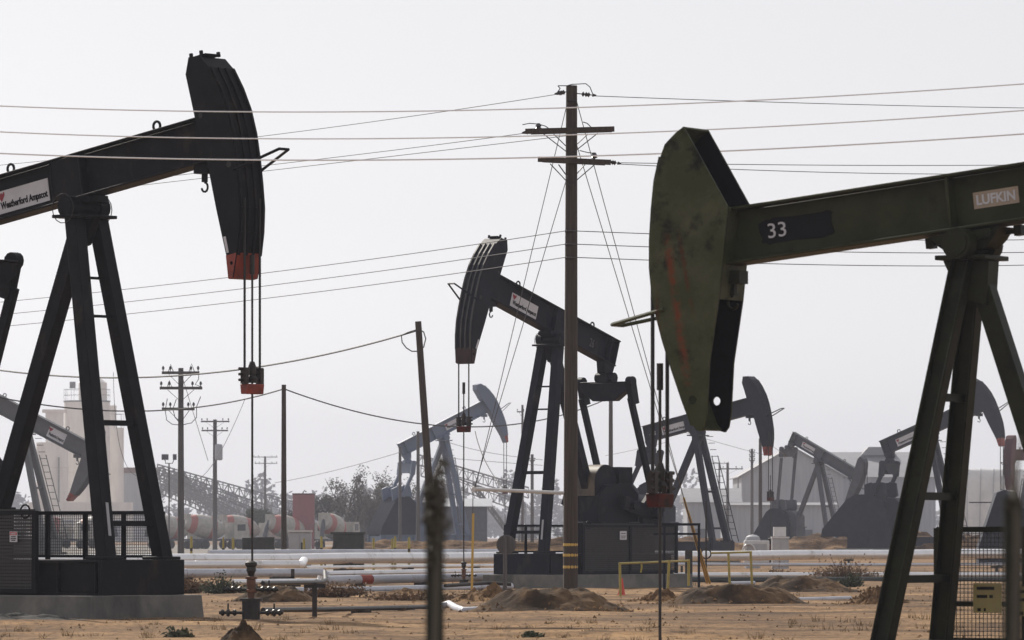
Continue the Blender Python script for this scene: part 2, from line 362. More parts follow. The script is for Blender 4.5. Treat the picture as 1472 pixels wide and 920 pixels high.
# ------------------------------------------------------------------ pumpjacks
HEAD_A = [(3.30, 2.04), (3.58, 1.99), (3.76, 1.76), (3.93, 1.36), (4.05, .95), (4.11, .5), (4.12, .05), (4.11, -.4), (4.08, -.85), (3.99, -1.28), (3.86, -1.68), (3.70, -2.05), (3.62, -2.05), (3.63, -1.68), (3.59, -1.36), (3.52, -.77), (3.44, .11), (3.28, .9), (3.18, 1.75)]
HEAD_G = [(3.77, 2.02), (3.89, 1.96), (4.07, 1.83), (4.15, 1.68), (4.26, 1.38), (4.34, 1.02), (4.41, .62), (4.45, .26), (4.45, -.06), (4.42, -.36), (4.36, -.7), (4.27, -1.08), (4.16, -1.5), (4.06, -1.84), (4.0, -1.92), (3.94, -1.94), (3.88, -1.88), (3.83, -1.72), (3.72, -1.06), (3.5, -.27), (3.24, .9)]
def circ(cx, cz, r, k=12): return [(cx + r * math.cos(2 * math.pi * i / k), cz + r * math.sin(2 * math.pi * i / k)) for i in range(k)]

def grid_mesh(mb, x0, x1, y, z0, z1, px_, pz_, t, axis='x'):
    k = max(1, round((x1 - x0) / px_))
    for i in range(k + 1):
        x = x0 + (x1 - x0) * i / k; mb.bar((x, y, z0) if axis == 'x' else (y, x, z0), (x, y, z1) if axis == 'x' else (y, x, z1), t)
    k = max(1, round((z1 - z0) / pz_))
    for i in range(k + 1):
        z = z0 + (z1 - z0) * i / k; mb.bar((x0, y, z) if axis == 'x' else (y, x0, z), (x1, y, z) if axis == 'x' else (y, x1, z), t)

def pumpjack(label, px, dd, ang, s, zp, tilt, near, paint, legp=None, style='A', tipmat='red', sign=None, num=None, detail=2, housing=False, crank=200, rod_top=None, carrier_z=None, group='pumpjacks', headmat=None, mark=None, gear=True, gx=0, hl=1.0):
    pm = M[paint]; lm = M[legp or paint]; hmt = M[headmat] if headmat else pm
    bv = .012 if detail == 2 else 0
    root = empty('pumpjack', G(px, dd), R(ang), s, label, 'pumpjack', group)
    th = R(tilt); c, sn = math.cos(th), math.sin(th)
    BT = Matrix(((c, 0, -sn, 0), (0, 1, 0, 0), (sn, 0, c, zp), (0, 0, 0, 1)))
    def B(x, y, z): return BT @ Vector((x, y, z))
    A = style == 'A'
    z0 = 1.06 if A else .1                          # leg feet level
    zc = .42 if A else -.3
    # base
    if A:
        pl = MB(); pl.add([(-5.2, -1.5, -.4), (1.66, -1.5, -.4), (1.66, 1.5, -.4), (-5.2, 1.5, -.4), (-5.15, -1.44, zc), (1.6, -1.44, zc), (1.6, 1.44, zc), (-5.15, 1.44, zc)],
                          [(3, 2, 1, 0), (4, 5, 6, 7), (0, 1, 5, 4), (1, 2, 6, 5), (2, 3, 7, 6), (3, 0, 4, 7)])
        pl.build('concrete_pad', M['concrete'], root, bevel=.02 if detail == 2 else 0)
    sk = MB()
    for y in (-.95, .95):
        sk.box(-4.7, 1.40, y - .045, y + .045, zc + .05, z0 - .05)
        sk.box(-4.7, 1.40, y - .13, y + .13, z0 - .05, z0); sk.box(-4.7, 1.40, y - .13, y + .13, zc + .002, zc + .05)
        for q in range(7): sk.box(-4.4 + q * .95, -4.37 + q * .95, y - .12, y + .12, zc + .05, z0 - .05)
    for q in (-4.6, -3.2, -1.6, -.2): sk.box(q, q + .15, -.90, .90, zc + .06, z0 - .06)
    sk.box(1.40, 1.5, -1.08, 1.08, zc + .003, z0 + .003)
    sk.build('base_skid', lm, root, bevel=bv)
    # samson post
    ly0, ly1, lx, rx, lw = (.30, .74, 1.28, -2.55, .27) if A else (.17, .86, .86, -1.75, .225)
    tz = zp - .20
    for y in (-1, 1):
        b = MB(); t0, b0 = Vector((.05, y * ly0, tz)), Vector((lx, y * ly1, z0))
        if A: b.bar(t0, b0, lw, lw, up=(1, 0, 0))
        else:
            dl = (b0 - t0).normalized(); xx = Vector((0, 1, 0)).cross(dl).normalized()
            b.bar(t0, b0, lw, .025, up=(0, 1, 0)); 
            for e in (-1, 1): b.bar(t0 + xx * e * lw / 2, b0 + xx * e * lw / 2, .03, lw * .95, up=(0, 1, 0))
        b.box(lx - .3, lx + .22, y * ly1 - .24, y * ly1 + .24, z0 + .004, z0 + .06)
        b.build('leg', lm, root, bevel=bv)
    b = MB(); b.bar((-.12, 0, tz - .25), (rx, 0, z0), lw * 1.1, lw * 1.0, up=(0, 1, 0)); b.box(rx - .3, rx + .3, -.4, .4, z0 + .004, z0 + .06)
    b.build('leg', lm, root, bevel=bv)
    b = MB(); b.box(-.34, .36, -.5 if A else -.36, .5 if A else .36, tz - .02, tz + .04); b.prism([(-.3, tz - .02), (.34, tz - .02), (.1, tz - .5), (-.26, tz - .6)], -.09 if A else -.16, .09 if A else .16)
    b.build('post_cap', lm, root, bevel=bv)
    def legpt(y, z): t = (z - z0) / (tz - z0); return Vector((lx + (.05 - lx) * t, y * (ly1 + (ly0 - ly1) * t), z))
    for z, w in ([(6.2, .05), (5.5, .05), (3.55, .1), (1.72, .1)] if A else [(3.25, .1), (2.0, .1), (.95, .1)]):
        if z < zp - 1: b = MB(); b.bar(legpt(-1, z), legpt(1, z), w, w, up=(0, 0, 1)); b.build('rung', lm, root)
    if detail < 2:                                    # caged ladder beside the front leg
        b = MB()
        for o_ in (.25, .6): b.bar(legpt(-near, z0) + Vector((o_ + .05, 0, 0)), legpt(-near, zp - 1.2) + Vector((o_ + .05, 0, 0)), .04)
        for q in range(16): z = z0 + .3 + q * .33; b.bar(legpt(-near, z) + Vector((.3, 0, 0)), legpt(-near, z) + Vector((.65, 0, 0)), .03)
        b.build('ladder', lm, root)
    if A and detail == 2:
        a_ = legpt(near, 2.1); b_ = legpt(near, 1.5); o_ = Vector((lw / 2 + .012, 0, 0)); MB().bar(a_ + o_, b_ + o_, .004, .07, up=(0, 1, 0)).build('leg_sticker', M['cabinet'], root)
    # saddle bearing
    b = MB(); b.tube((0, -.5, zp - .02), (0, .5, zp - .02), .15, n=16)
    for y in (-.38, .38): b.tube((0, y - .11, zp - .02), (0, y + .11, zp - .02), .2, n=16)
    b.prism([(-.3, -.06), (.3, -.06), (.36, .13), (-.36, .13)], -.2, .2) if False else None
    b2 = MB(BT); b2.box(-.38, .38, -.26, .26, .02, .135); b.v += b2.v[:0]
    k = len(b.v); b.v += b2.v; b.f += [[k + i for i in f] for f in b2.f]
    b.build('saddle_bearing', lm, root)
    if A and detail == 2:
        for y in (-.5, .5): MB().ring((-.05, y, zp - .05), .27, .009).build('grease_line', M['cable'], root)
    if not A:
        b = MB(BT)
        for e in (-1, 1): b.bar((e * .6, -.1, .08), (e * .38, -.1, .08), .05); b.box(e * .62 - .05, e * .62 + .05, -.17, -.03, .02, .15)
        b.prism([(-.5, .14), (.5, .14), (.38, .0), (.25, -.1), (-.25, -.1), (-.38, .0)], -.22, .22)
        b.build('saddle_clamp', lm, root)
    # walking beam
    xb0, xb1, zb, zt, fw = (-3.0, 3.35, .14, .98, .21) if A else (-3.1, 3.45, .17, .90, .24)
    b = MB(BT); b.box(xb0, xb1, -.03, .03, zb + .04, zt - .04); b.box(xb0, xb1, -fw, fw, zt - .04, zt); b.box(xb0, xb1, -fw, fw, zb, zb + .04)
    for q in ((-.56, .18, -2.6, -2.95) if A else (.18, -1.15, -2.8)): b.box(q - .02, q + .02, -fw * .95, fw * .95, zb + .04, zt - .04)
    if A:
        b.box(-.56, .18, near * fw * .8 - .012, near * fw * .8 + .012, zb + .04, zt - .04)
        b.prism([(-3.0, zb), (-2.45, zb), (-2.6, -.2), (-2.95, -.2)], -.16, .16)
    wb = b.build('walking_beam', pm, root, bevel=bv)
    for q in ((2.03, -1.74) if A else ()): MB(BT).ring((q, 0, zt + .09), .085, .025).build('lifting_eye', pm, wb)
    # horsehead : two side plates, curved front, closing plates
    hp = HEAD_A if A else HEAD_G; hw = .315 if A else .335
    nf = 12 if A else 15; 
    hole = circ(3.73, -1.80, .035) if A else circ(4.02, -1.52, .058)
    b = MB(BT)
    for y in (-1, 1): b.prism(hp, y * hw - .015, y * hw + .015, [hole])
    fr = hp[:nf]
    for i in range(len(fr) - 1):
        (xa, za), (xc, zc2) = fr[i], fr[i + 1]
        dx, dz = xc - xa, zc2 - za; L = math.hypot(dx, dz); nx, nz2 = dz / L * .03, -dx / L * .03
        b.prism([(xa, za), (xc, zc2), (xc + nx * 1, zc2 + nz2 * 1), (xa + nx, za + nz2)], -hw + .015, hw - .015)
    if A:
        bk = hp[11:] + [hp[0]]
        for i in range(len(bk) - 1):
            (xa, za), (xc, zc2) = bk[i], bk[i + 1]
            b.prism([(xa, za), (xc, zc2), (xc + .02, zc2), (xa + .02, za)], -hw + .015, hw - .015)
    else:
        for (xa, za), (xc, zc2) in (((3.5, -.27), (3.24, .9)),): b.prism([(xa, za), (xc, zc2), (xc + .02, zc2), (xa + .02, za)], -hw + .015, hw - .015)
        b.box(3.75, 4.3, -hw + .015, hw - .015, -.03, .0); b.box(3.4, 4.3, -hw + .015, hw - .015, .88, .9)
    hd = b.build('horsehead', hmt, root, bevel=.006 if detail == 2 else 0)
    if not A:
        for y in (-1, 1): MB(BT).prism(hp, y * (hw - .017), y * (hw - .023), [hole]).build('shade_liner', M['inkshade'], hd)  # black liners added to paint the shade inside the hollow head
    arc = [p for p in hp[2:11]] if A else hp[3:14]
    b = MB(BT)                                        # cable track ridges on the curved front
    for y in ((-.285, -.09, .09, .285) if A else (-.3, 0, .3)):
        for i in range(len(arc) - 1):
            (xa, za), (xc, zc2) = arc[i], arc[i + 1]; b.bar((xa + .02, y, za), (xc + .02, y, zc2), .05, .035, up=(1, 0, 0))
    b.build('cable_track', M['wornsteel'] if paint == 'navy' else hmt, hd)
    if A:
        b = MB(BT); tp = [(3.872, -1.64), (3.712, -2.06), (3.608, -2.06), (3.618, -1.64)]
        b.prism(tp, -hw - .018, -hw - .0155, [hole]); b.prism(tp, hw + .0155, hw + .018, [hole]); b.prism([(3.874, -1.64), (3.714, -2.06), (3.724, -2.06), (3.89, -1.64)], -hw + .01, hw - .01)
        b.prism([(3.61, -2.056), (3.72, -2.056), (3.72, -2.065), (3.61, -2.065)], -hw, hw)
        b.build('head_tip', M[tipmat], hd)
        if detail == 2:
            b = MB(BT); yy = near * (hw + .017)
            b.prism([(3.61, -1.30), (3.67, -1.30), (3.70, -1.60), (3.645, -1.60)], yy, yy + near * .004); dc = b.build('warning_decal', M['signwhite'], hd)
            b = MB(BT); b.box(3.2, 3.6, -.2, .2, 2.03, 2.06); b.box(3.1, 3.3, -.02, .02, 2.06, 2.08)
            for q in (3.25, 3.5): b.box(q, q + .05, -.25, -.2, 2.03, 2.12); b.box(q, q + .05, .2, .25, 2.03, 2.12)
            b.build('cable_anchor', lm, hd)
            MB(BT).lathe((3.42, near * (hw + .02), .95), [(.05, 0), (.05, .03)], 10, 'y').build('pin', M['cable'], hd); MB(BT).lathe((3.95, near * (hw + .02), -.05), [(.06, 0), (.06, .012)], 10, 'y').build('pin', M['cable'], hd)
    # loop guard in front, hook under the beam end
    gl = MB(BT)
    if A: gp = [(4.05, -hw - .03, -.18), (5.0, -.12, .02), (5.0, .12, .02), (4.05, hw + .03, -.18)]
    else: gp = [(4.3, -hw - .03, -.3), (5.2, -.15, -.38), (5.2, .15, -.38), (4.3, hw + .03, -.3)]
    gl.path(gp, .028, 6); gl.build('wireline_guard', pm if A else hmt, hd)
    hk = MB(); hx = B(3.05, 0, .1) if A else B(3.42, 0, .05); hk.box(hx.x - .14, hx.x + .2, -.12, .12, hx.z - .12, hx.z + .05)
    hk.bar((hx.x + .02, 0, hx.z - .1), (hx.x + .02, 0, hx.z - .27), .08)
    hk.path([(hx.x + .02 + .075 * math.sin(t), 0, hx.z - .36 + .085 * math.cos(t)) for t in [i * .5 for i in range(0, 10)]], .02, 6)
    hk.build('hook', lm, hd)
    # bridle, carrier bar, rod
    Rr = 4.17 if A else 4.5; cz = carrier_z if carrier_z else zp - 3.4
    for y in (-.2, .2):
        b = MB(); b.tube((Rr, y, cz + .1), (Rr, y, zp + 0.0), .022 if A else .026, n=6); b.build('bridle_cable', M['cable'], root)
    b = MB(); b.prism([(Rr - .08, cz - .08), (Rr + .08, cz - .08), (Rr + .1, cz + .1), (Rr - .1, cz + .1)], -.215, .215); cb_ = b.build('carrier_bar', M[('darkred' if not A or detail < 2 else 'red')] if paint != 'navy' else M['darkred'], root, bevel=bv)
    b = MB()
    for y in (-.2, .2):
        b.box(Rr - .06, Rr + .06, y - .045, y + .045, cz + .1, cz + .38)
        for q in (.17, .27, .37): b.tube((Rr - .03, y - .11, cz + q), (Rr - .03, y + .11, cz + q), .028, n=6)
    b.lathe((Rr, 0, cz), [(.09, .12), (.1, .2), (.06, .26), (.075, .4), (.04, .5)], 8); b.build('rod_clamp', M['steel'], cb_)
    b = MB(); b.tube((Rr, 0, .5 if A else -.1), (Rr, 0, rod_top or cz + 1.2), .02, n=6)
    if rod_top: b.tube((Rr, 0, rod_top - .35), (Rr, 0, rod_top), .045, n=8)
    b.build('polished_rod', M['steel'], root)
    # equalizer, pitmans, cranks, gearbox
    if gear:
        e = B(-2.88, 0, -.28)
        b = MB(); b.tube((e.x, -.34, e.z), (e.x, .34, e.z), .17, n=14); b.box(e.x - .2, e.x + .2, -.2, .2, e.z - .16, e.z + .08); b.build('equalizer_bearing', pm, root)
        ez = e.z - .32; b = MB()
        b.add([(e.x - s_ * .15, y, z) for s_ in (-1, 1) for y, z in ((-.9, ez + .16), (.9, ez + .16), (.9, ez - .08), (.42, ez - .4), (-.42, ez - .4), (-.9, ez - .08))],
              [(0, 1, 2, 3, 4, 5), (11, 10, 9, 8, 7, 6)] + [(i, (i + 1) % 6, (i + 1) % 6 + 6, i + 6) for i in range(6)])
        b.box(e.x - .2, e.x + .2, -.89, .89, ez + .162, ez + .2)
        b.build('equalizer', pm, root, bevel=bv)
        C0 = Vector((-3.0 + gx * .5, 0, 2.55)); ca_ = R(crank); pin = C0 + Vector((math.cos(ca_), 0, math.sin(ca_))) * 1.0
        for y in (-1, 1):
            b = MB(); b.bar((e.x, y * .98, ez - .3), (pin.x, y * .98, pin.z), .14, .2, up=(1, 0, 0))
            b.bar((e.x, y * .98, ez + .25), (e.x + (pin.x - e.x) * .14, y * .98, ez - .5), .2, .3, up=(1, 0, 0)); b.tube((e.x, y * .88, ez + .2), (e.x, y * 1.1, ez + .2), .16, n=12)
            b.tube((pin.x, y * .86, pin.z), (pin.x, y * 1.12, pin.z), .17, n=12)
            b.build('pitman_arm', pm, root, bevel=bv)
            dv = (pin - C0).normalized(); en = C0 + dv * 1.5; st = C0 - dv * .4
            b = MB(); b.bar((st.x, y * .74, st.z), (en.x, y * .74, en.z), .16, .42, up=(1, 0, 0) if abs(dv.x) < .7 else (0, 0, 1)); cr = b.build('crank', pm, root, bevel=bv)
            sd = Vector((-dv.z, 0, dv.x))
            for q in (-1, 1):
                b = MB()
                pts = [C0 + dv * .5 + sd * q * .22, C0 + dv * 1.55 + sd * q * .22, C0 + dv * 1.45 + sd * q * .62, C0 + dv * .75 + sd * q * .66]
                b.prism([(p.x, p.z) for p in pts], y * .67, y * .83)
                b.build('counterweight', pm, cr, bevel=bv)
        GT = Matrix.Translation((gx, 0, 0)); b = MB(GT); b.box(-3.5, -1.6, -.62, .62, z0 + .004, 2.0); b.box(-3.65, -1.5, -.7, .7, 1.95, 2.03); b.build('gear_stand', lm, root, bevel=bv)
        b = MB(GT); b.prism([(-3.6, 2.04), (-1.6, 2.04), (-1.6, 2.8), (-2.0, 3.2), (-3.2, 3.25), (-3.6, 2.9)], -.55, .55); b.tube((C0.x, -.95, C0.z), (C0.x, .95, C0.z), .14, n=12)
        b.build('gear_reducer', lm, root, bevel=bv)
        if A and detail == 2 and not gx:
            b = MB(); pr = [(-1.62 + .52 * math.cos(t) - .5, 3.30 + .52 * math.sin(t)) for t in [math.pi * i / 12 for i in range(13)]]
            b.prism(pr + [(-2.64, 2.85), (-1.6, 2.85)], -.62 * near, .40 * near); b.build('brake_cover', M['beltguard'], root)
            b = MB(); b.prism([(x_, z_) for x_, z_ in pr] + [(-2.64, 2.85), (-1.6, 2.85)], .405 * near, .43 * near); b.box(-3.35, -2.68, -.5, .5, 3.2, 3.75); b.build('gear_cover', lm, root)
            b = MB(); b.lathe((-4.3, 0, 1.75), [(.28, -.4), (.3, -.35), (.3, .35), (.28, .4)], 14, 'y'); b.box(-4.6, -4.0, -.4, .4, z0 + .01, 1.5); b.build('motor', lm, root)
            b = MB(); b.prism([(-4.65, 1.4), (-4.3, 2.1), (-1.7, 3.1), (-1.5, 2.6), (-3.9, 1.35)], -near * .68, -near * .86); b.build('belt_guard', lm, root)
        if housing:
            b = MB(); hpz = [(-6.3, z0), (-6.2, 1.5), (-4.7, 3.15), (-4.2, 3.4), (-3.2, 3.42), (-2.5, 3.05), (-2.2, 2.2), (-2.1, z0)]; hpz = [(-2.1 + (x_ + 2.1) * hl, z_) for x_, z_ in hpz]
            b.prism(hpz, -1.05, 1.05); b.build('crank_guard', M['guardpaint'], root)
    # guard rails with wire mesh
    if detail == 2:
        zr0, zr1 = (z0 - .0, 1.92) if A else (.1, 1.58)
        fy = -near * (1.02 if A else 1.05); x0_, x1_ = (-4.6, 1.0) if A else (-3.6, 1.0)
        gr = MB(); gr.bar((x0_, fy, zr1), (x1_, fy, zr1), .07); gr.bar((x0_, fy, zr0 + .06), (x1_, fy, zr0 + .06), .05)
        if not A: gr.bar((x0_, fy, .62), (x1_, fy, .62), .06)
        q = x1_
        while q >= x0_: gr.bar((q, fy, zr0), (q, fy, zr1 + .02), .07); q -= (.98 if A else 1.25)
        grr = gr.build('guard_rail', lm, root)
        gm_ = MB(); grid_mesh(gm_, x0_, x1_, fy, zr0 + .06, zr1, .055, .055, .008); gm_.build('wire_mesh', M['mesh'], grr, kind='stuff')
        fy = near * 1.17; gr = MB()
        if A:
            gr.bar((-4.7, fy, zr1), (-.1, fy, zr1), .07); gr.bar((-4.7, fy, zc + .08), (-.1, fy, zc + .08), .07)
            for q in (-4.7, -2.4, -.1): gr.bar((q, fy, zc + .02), (q, fy, zr1 + .03), .09)
            gr.ring((-.35, fy, zr1 + .02), .12, .018)
            grr = gr.build('guard_panel', lm, root)
            gm_ = MB(); grid_mesh(gm_, -4.7, -.1, fy, zc + .1, zr1, .06, .062, .012)
            for q in range(24): z = zc + .12 + q * .062; gm_.bar((-4.7, fy, z), (-.1, fy, z), .012, .034)
            gm_.build('louvre_slats', M['mesh'], grr, kind='stuff')
        else: gr = None
        if mark == 'danger' or mark == 'notice':
            sx, sz = (-.60, 1.48) if mark == 'danger' else (-2.0, 1.62)
            yy = fy + near * .05
            w_, h_ = (.19, .19) if mark == 'danger' else (.33, .27)
            b = MB(); b.box(sx - w_ / 2, sx + w_ / 2, yy - .004, yy + .004, sz - h_ / 2, sz + h_ / 2); so = b.build('warning_sign', M['signwhite'], root)
            Fm = lambda x_, z_: frame((x_, yy + near * .007, z_), (-near, 0, 0), (0, 0, 1))
            if mark == 'danger':
                b = MB(); b.box(sx - .085, sx + .085, yy + near * .004, yy + near * .006, sz + .03, sz + .085); b.build('red_header', M['dangerred'], so)
                place_text('DANGER', .13, .035, Fm(sx, sz + .057), M['signwhite'], so)
            b = MB()
            for q, ww in ((.0, .12), (-.035, .14), (-.065, .1)) if mark == 'danger' else ((.06, .22), (-.02, .24), (-.075, .2)): b.box(sx - ww / 2, sx + ww / 2, yy + near * .004, yy + near * .006, sz + q - .009, sz + q + .009)
            b.build('print_lines', M['inkshade'], so)
    # sign on the beam
    if sign:
        x0_, x1_, zl, zh = sign; cx, czn = (x0_ + x1_) / 2, (zl + zh) / 2; W, Hh = x1_ - x0_, zh - zl
        yy = near * .036; b = MB(BT); b.box(x0_, x1_, yy - .004, yy + .004, zl, zh); so = b.build('sign', M['signwhite' if A else 'signtan'], root)
        rt_ = BT.to_3x3() @ Vector((-near, 0, 0)); up_ = BT.to_3x3() @ Vector((0, 0, 1))
        o_ = B(cx, yy + near * .008, czn)
        if A:
            place_text('Weatherford Ampscot', W * .9, Hh * .42, frame(o_ - up_ * Hh * .2 + rt_ * W * .02, rt_, up_), M['inkshade'], so, bold=.03)
            lg = MB(frame(o_ - rt_ * W * .40 + up_ * Hh * .24, rt_, up_)); k = Hh * .22
            lg.add([(x_ * k, y_ * k, 0) for x_, y_ in ((0, -1), (.95, .2), (.95, .75), (.62, .95), (.45, .5), (.2, .85), (0, .55), (-.2, .85), (-.45, .5), (-.62, .95), (-.95, .75), (-.95, .2))], [tuple(range(12))])
            lg.build('emblem', M['logo'], so)
        else:
            place_text('LUFKIN', W * .86, Hh * .62, frame(o_, rt_, up_), M['signwhite'], so, bold=.03)
    if num:
        body, cx, czn, W, Hh, mt_ = num
        yy = near * .04; rt_ = BT.to_3x3() @ Vector((-near, 0, 0)); up_ = BT.to_3x3() @ Vector((0, 0, 1))
        if not A:
            b = MB(BT); rr = random.Random(5); pts = []
            for q in range(40):
                t = 2 * math.pi * q / 40; ex = abs(math.cos(t)) ** .25 * (1 if math.cos(t) > 0 else -1); ey = abs(math.sin(t)) ** .3 * (1 if math.sin(t) > 0 else -1)
                pts.append((2.44 + ex * .53 + rr.uniform(-.03, .03), .53 + ey * .165 + rr.uniform(-.015, .015)))
            b.prism(pts, near * .031, near * .034); pa = b.build('painted_patch', M['inkshade'], root)
        else: pa = root
        place_text(body, W, Hh, frame(B(cx, yy, czn), rt_, up_), M[mt_], pa, name='number', bold=.0)
    return root

J = pumpjack
J('large black pumpjack on a concrete pad at the left edge, horsehead raised high', 121, 104, -40, 1.0, 7.515, 9.4, -1, 'black', tipmat='red', sign=(-2.16, -.80, .28, .70), crank=215, gx=-.95, carrier_z=4.1, rod_top=6.5, mark='danger')
J('dark navy pumpjack behind the tall wooden pole at the centre, head up to the left', 793, 163, 180 + 50, .93, 7.67, 17.8, 1, 'navy', tipmat='dimred', sign=(.95, 2.25, .30, .72), num=('26', -1.85, .52, .22, .26, 'grey'), crank=195, carrier_z=4.82, rod_top=6.25, mark='notice')
J('green rust-streaked pumpjack numbered 33, nearest at the right edge', 1398, 72, 180 - 30, 1.0, 5.2, -6.2, 1, 'green', legp='greenleg', style='G', headmat='greenrust', sign=(-.72, -.09, .42, .63), num=('33', 2.72, .54, .26, .19, 'signwhite'), carrier_z=1.95, rod_top=3.75, mark=None)
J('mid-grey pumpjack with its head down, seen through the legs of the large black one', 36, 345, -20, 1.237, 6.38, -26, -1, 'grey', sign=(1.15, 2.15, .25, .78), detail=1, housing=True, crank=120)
J('hazy blue-grey pumpjack with raised head, left of the tall pole and behind the conveyor', 638, 520, 25, 1.482, 7.07, 25.6, -1, 'hazebluegrey', sign=(.35, 1.6, .3, .72), detail=1, housing=True, hl=.62, crank=100)
J('slate pumpjack with level beam just behind the green horsehead', 1003, 315, -32, 1.108, 6.55, 12.6, -1, 'slate', sign=(-2.0, -.35, .28, .7), num=('438', -2.55, .5, .36, .22, 'signwhite'), detail=1, housing=True, crank=130)
J('small dark pumpjack with its tail high and head down, in front of the warehouse gable', 1177, 480, -35, 1.116, 6.99, -27, -1, 'dim', sign=(-1.9, -.35, .28, .7), detail=1, housing=True, hl=.75, crank=95)
J('slate pumpjack with raised head framed between the green pumpjack legs', 1340, 420, -28, 1.336, 6.58, 22, -1, 'slate', sign=(-2.1, -.9, .28, .7), num=('470', .25, .5, .36, .22, 'grey'), detail=1, housing=True, crank=95)
J('maroon pumpjack head peeking out at the right edge beside the white tarp shed', 1484, 430, 180 + 58, 1.007, 7.0, -1, 1, 'maroon', legp='dim', tipmat='maroon', detail=1, crank=90)

# small print on the yellow notice of the green pumpjack's guard is in its own object below
#--PART2--
# ------------------------------------------------------------------ utility poles
def lag(a, b, c, t):                       # smooth line through three points, parameter by distance along
    d1 = (b - a).length; d2 = d1 + (c - b).length; t1 = d1 / d2
    return a * ((t - t1) * (t - 1) / (t1)) + b * (t * (t - 1) / (t1 * (t1 - 1))) + c * (t * (t - t1) / (1 - t1))
def wire(label, pts, r, mt='wire', name='power_line', group='overhead wires', n_=36, cat='wire'):
    pts = [P(*p) for p in pts]
    pp = [lag(*pts, i / n_) for i in range(n_ + 1)] if len(pts) == 3 else [pts[0].lerp(pts[1], i / 4) for i in range(5)]
    return MB().path(pp, r, 5).build(name, M[mt], label=label, cat=cat, group=group)
def pole(label, px, py_top, dd, r=.13, mt='greywood', lean=0, arms=(), name='utility_pole', group='utility poles', plain=False):
    base = G(px, dd); H = CH + (HY - py_top) / F * dd; tx = lean
    root = empty(name, base, 0, 1, label, 'pole', group)
    MB().path([(0, 0, -.3), (tx * .5, 0, H * .5), (tx, 0, H)], [r * 1.15, r, r * .85], 12).build('shaft', M[mt], root)
    for py, x0, x1, tilt_ in arms:         # arm ends as pixels left/right of the pole
        z = CH + (HY - py) / F * dd; a, b = x0 / F * dd, x1 / F * dd
        am = MB().bar((a, -r - .06, z + tilt_), (b, -r - .06, z - tilt_), .11, .13).build('crossarm', M[mt], root)
        for e in (a, b):
            MB().bar((e * .62, -r - .12, z - .08), (0, -r - .02, z - .62), .035, .02).build('brace', M['steel'], am)
        ins = () if plain else ([.93, .55] if b - a > 1.2 else [.9])
        for k in ins:
            for e in (a, b):
                MB().lathe((e * k, -r - .06, z + .06), [(.02, 0), (.02, .08), (.06, .1), (.05, .14), (.07, .15), (.04, .22), (.02, .25)], 8).build('insulator', M['insul'], am)
    return root, H
# the tall pole in the middle
mp, mH = pole('tall brown wooden pole with two crossarms standing before the navy pumpjack', 820, 123, 144, .165, 'wood', .03, [(188, -65, 63, -.03), (232, -47, 58, .04)], plain=True)
for py_, x0_, x1_, t_ in ((187, -57, 60, -.03), (231, -40, 50, .04)):
    z_ = CH + (HY - py_) / F * 144; a2 = MB().bar((x0_ / F * 144, .24, z_ + t_), (x1_ / F * 144, .24, z_ - t_), .11, .13).build('crossarm', M['wood'], mp)
    for e_ in (x0_, x1_): MB().bar((e_ * .42 / F * 144, .3, z_ - .08), (0, .18, z_ - .5), .04, .02).build('brace', M['steel'], a2)
def ml(px, py): return Vector(((px - 820) / F * 144, -.17, CH + (HY - py) / F * 144))
for py in (783, 798, 815): MB().lathe((0, 0, ml(0, py).z), [(.186, -.035), (.19, 0), (.186, .035)], 14).build('yellow_band', M['stake'], mp)
def strain(a, b, parent):                  # string of disc insulators between two points
    a, b = Vector(a), Vector(b); mb = MB().tube(a, b, .014, n=5)
    for t in (.35, .5, .62):
        c = a.lerp(b, t); d_ = (b - a).normalized(); mb.path([c - d_ * .035, c, c + d_ * .035], [.03, .07, .03], 8)
    mb.path([b - (b - a).normalized() * .1, b], [.05, .02], 6); mb.build('strain_insulator', M['insul'], parent)
strain(ml(817, 132), ml(797, 136), mp); strain(ml(828, 135), ml(857, 138), mp)
strain(ml(770, 188), ml(750, 192), mp); strain(ml(868, 232), ml(893, 236), mp)
MB().path([ml(802, 124), ml(815, 124), ml(822, 122), ml(842, 121), ml(848, 126), ml(852, 136)], .012, 5).build('jumper_wire', M['cable'], mp)
MB().path([ml(802, 124), ml(805, 128), ml(801, 134)], .014, 5).build('jumper_wire', M['cable'], mp)
MB().path([ml(751, 180), ml(761, 178), ml(774, 179), ml(784, 182), ml(791, 187)], .012, 5).build('jumper_wire', M['cable'], mp)
MB().path([ml(838, 176), ml(844, 178), ml(849, 183), ml(851, 188)], .013, 5).build('jumper_wire', M['cable'], mp)
MB().path([ml(833, 217), ml(845, 220), ml(854, 221)], .012, 5).build('jumper_wire', M['cable'], mp)
for x_, y_ in ((774, 183), (854, 225)):
    MB().lathe(ml(x_, y_), [(.02, -.14), (.03, -.06), (.09, -.04), (.05, .0), (.08, .02), (.04, .09)], 8).build('insulator', M['insul'], mp)
for py in (332, 351, 371): MB().tube(ml(812, py + 1), ml(822, py + 1), .035, n=6).build('line_clamp', M['steel'], mp)
LP = [P(q, w, 200) for q, w in ((599, 474), (592, 476), (586, 478), (577, 482), (578, 492), (584, 500), (592, 505), (601, 505), (609, 499), (612, 487), (609, 477), (603, 474))]
MB().path(LP, .022, 5).build('jumper_loop', M['cable'], label='looped black jumper at the top of the leaning pole', cat='cable')
MB().path([ml(815, 146) + Vector((0, -.05, 0)), ml(829, 146) + Vector((0, -.05, 0))], .03, 6).build('guy_bracket', M['steel'], mp)
MB().tube(Vector((0, 0, ml(0, 709).z)), ml(681, 703) , .045, n=8).build('guy_strut', M['white'], mp)
MB().lathe(ml(681, 703), [(.06, -.05), (.07, 0), (.06, .05)], 8, 'y').build('strut_clamp', M['white'], mp)
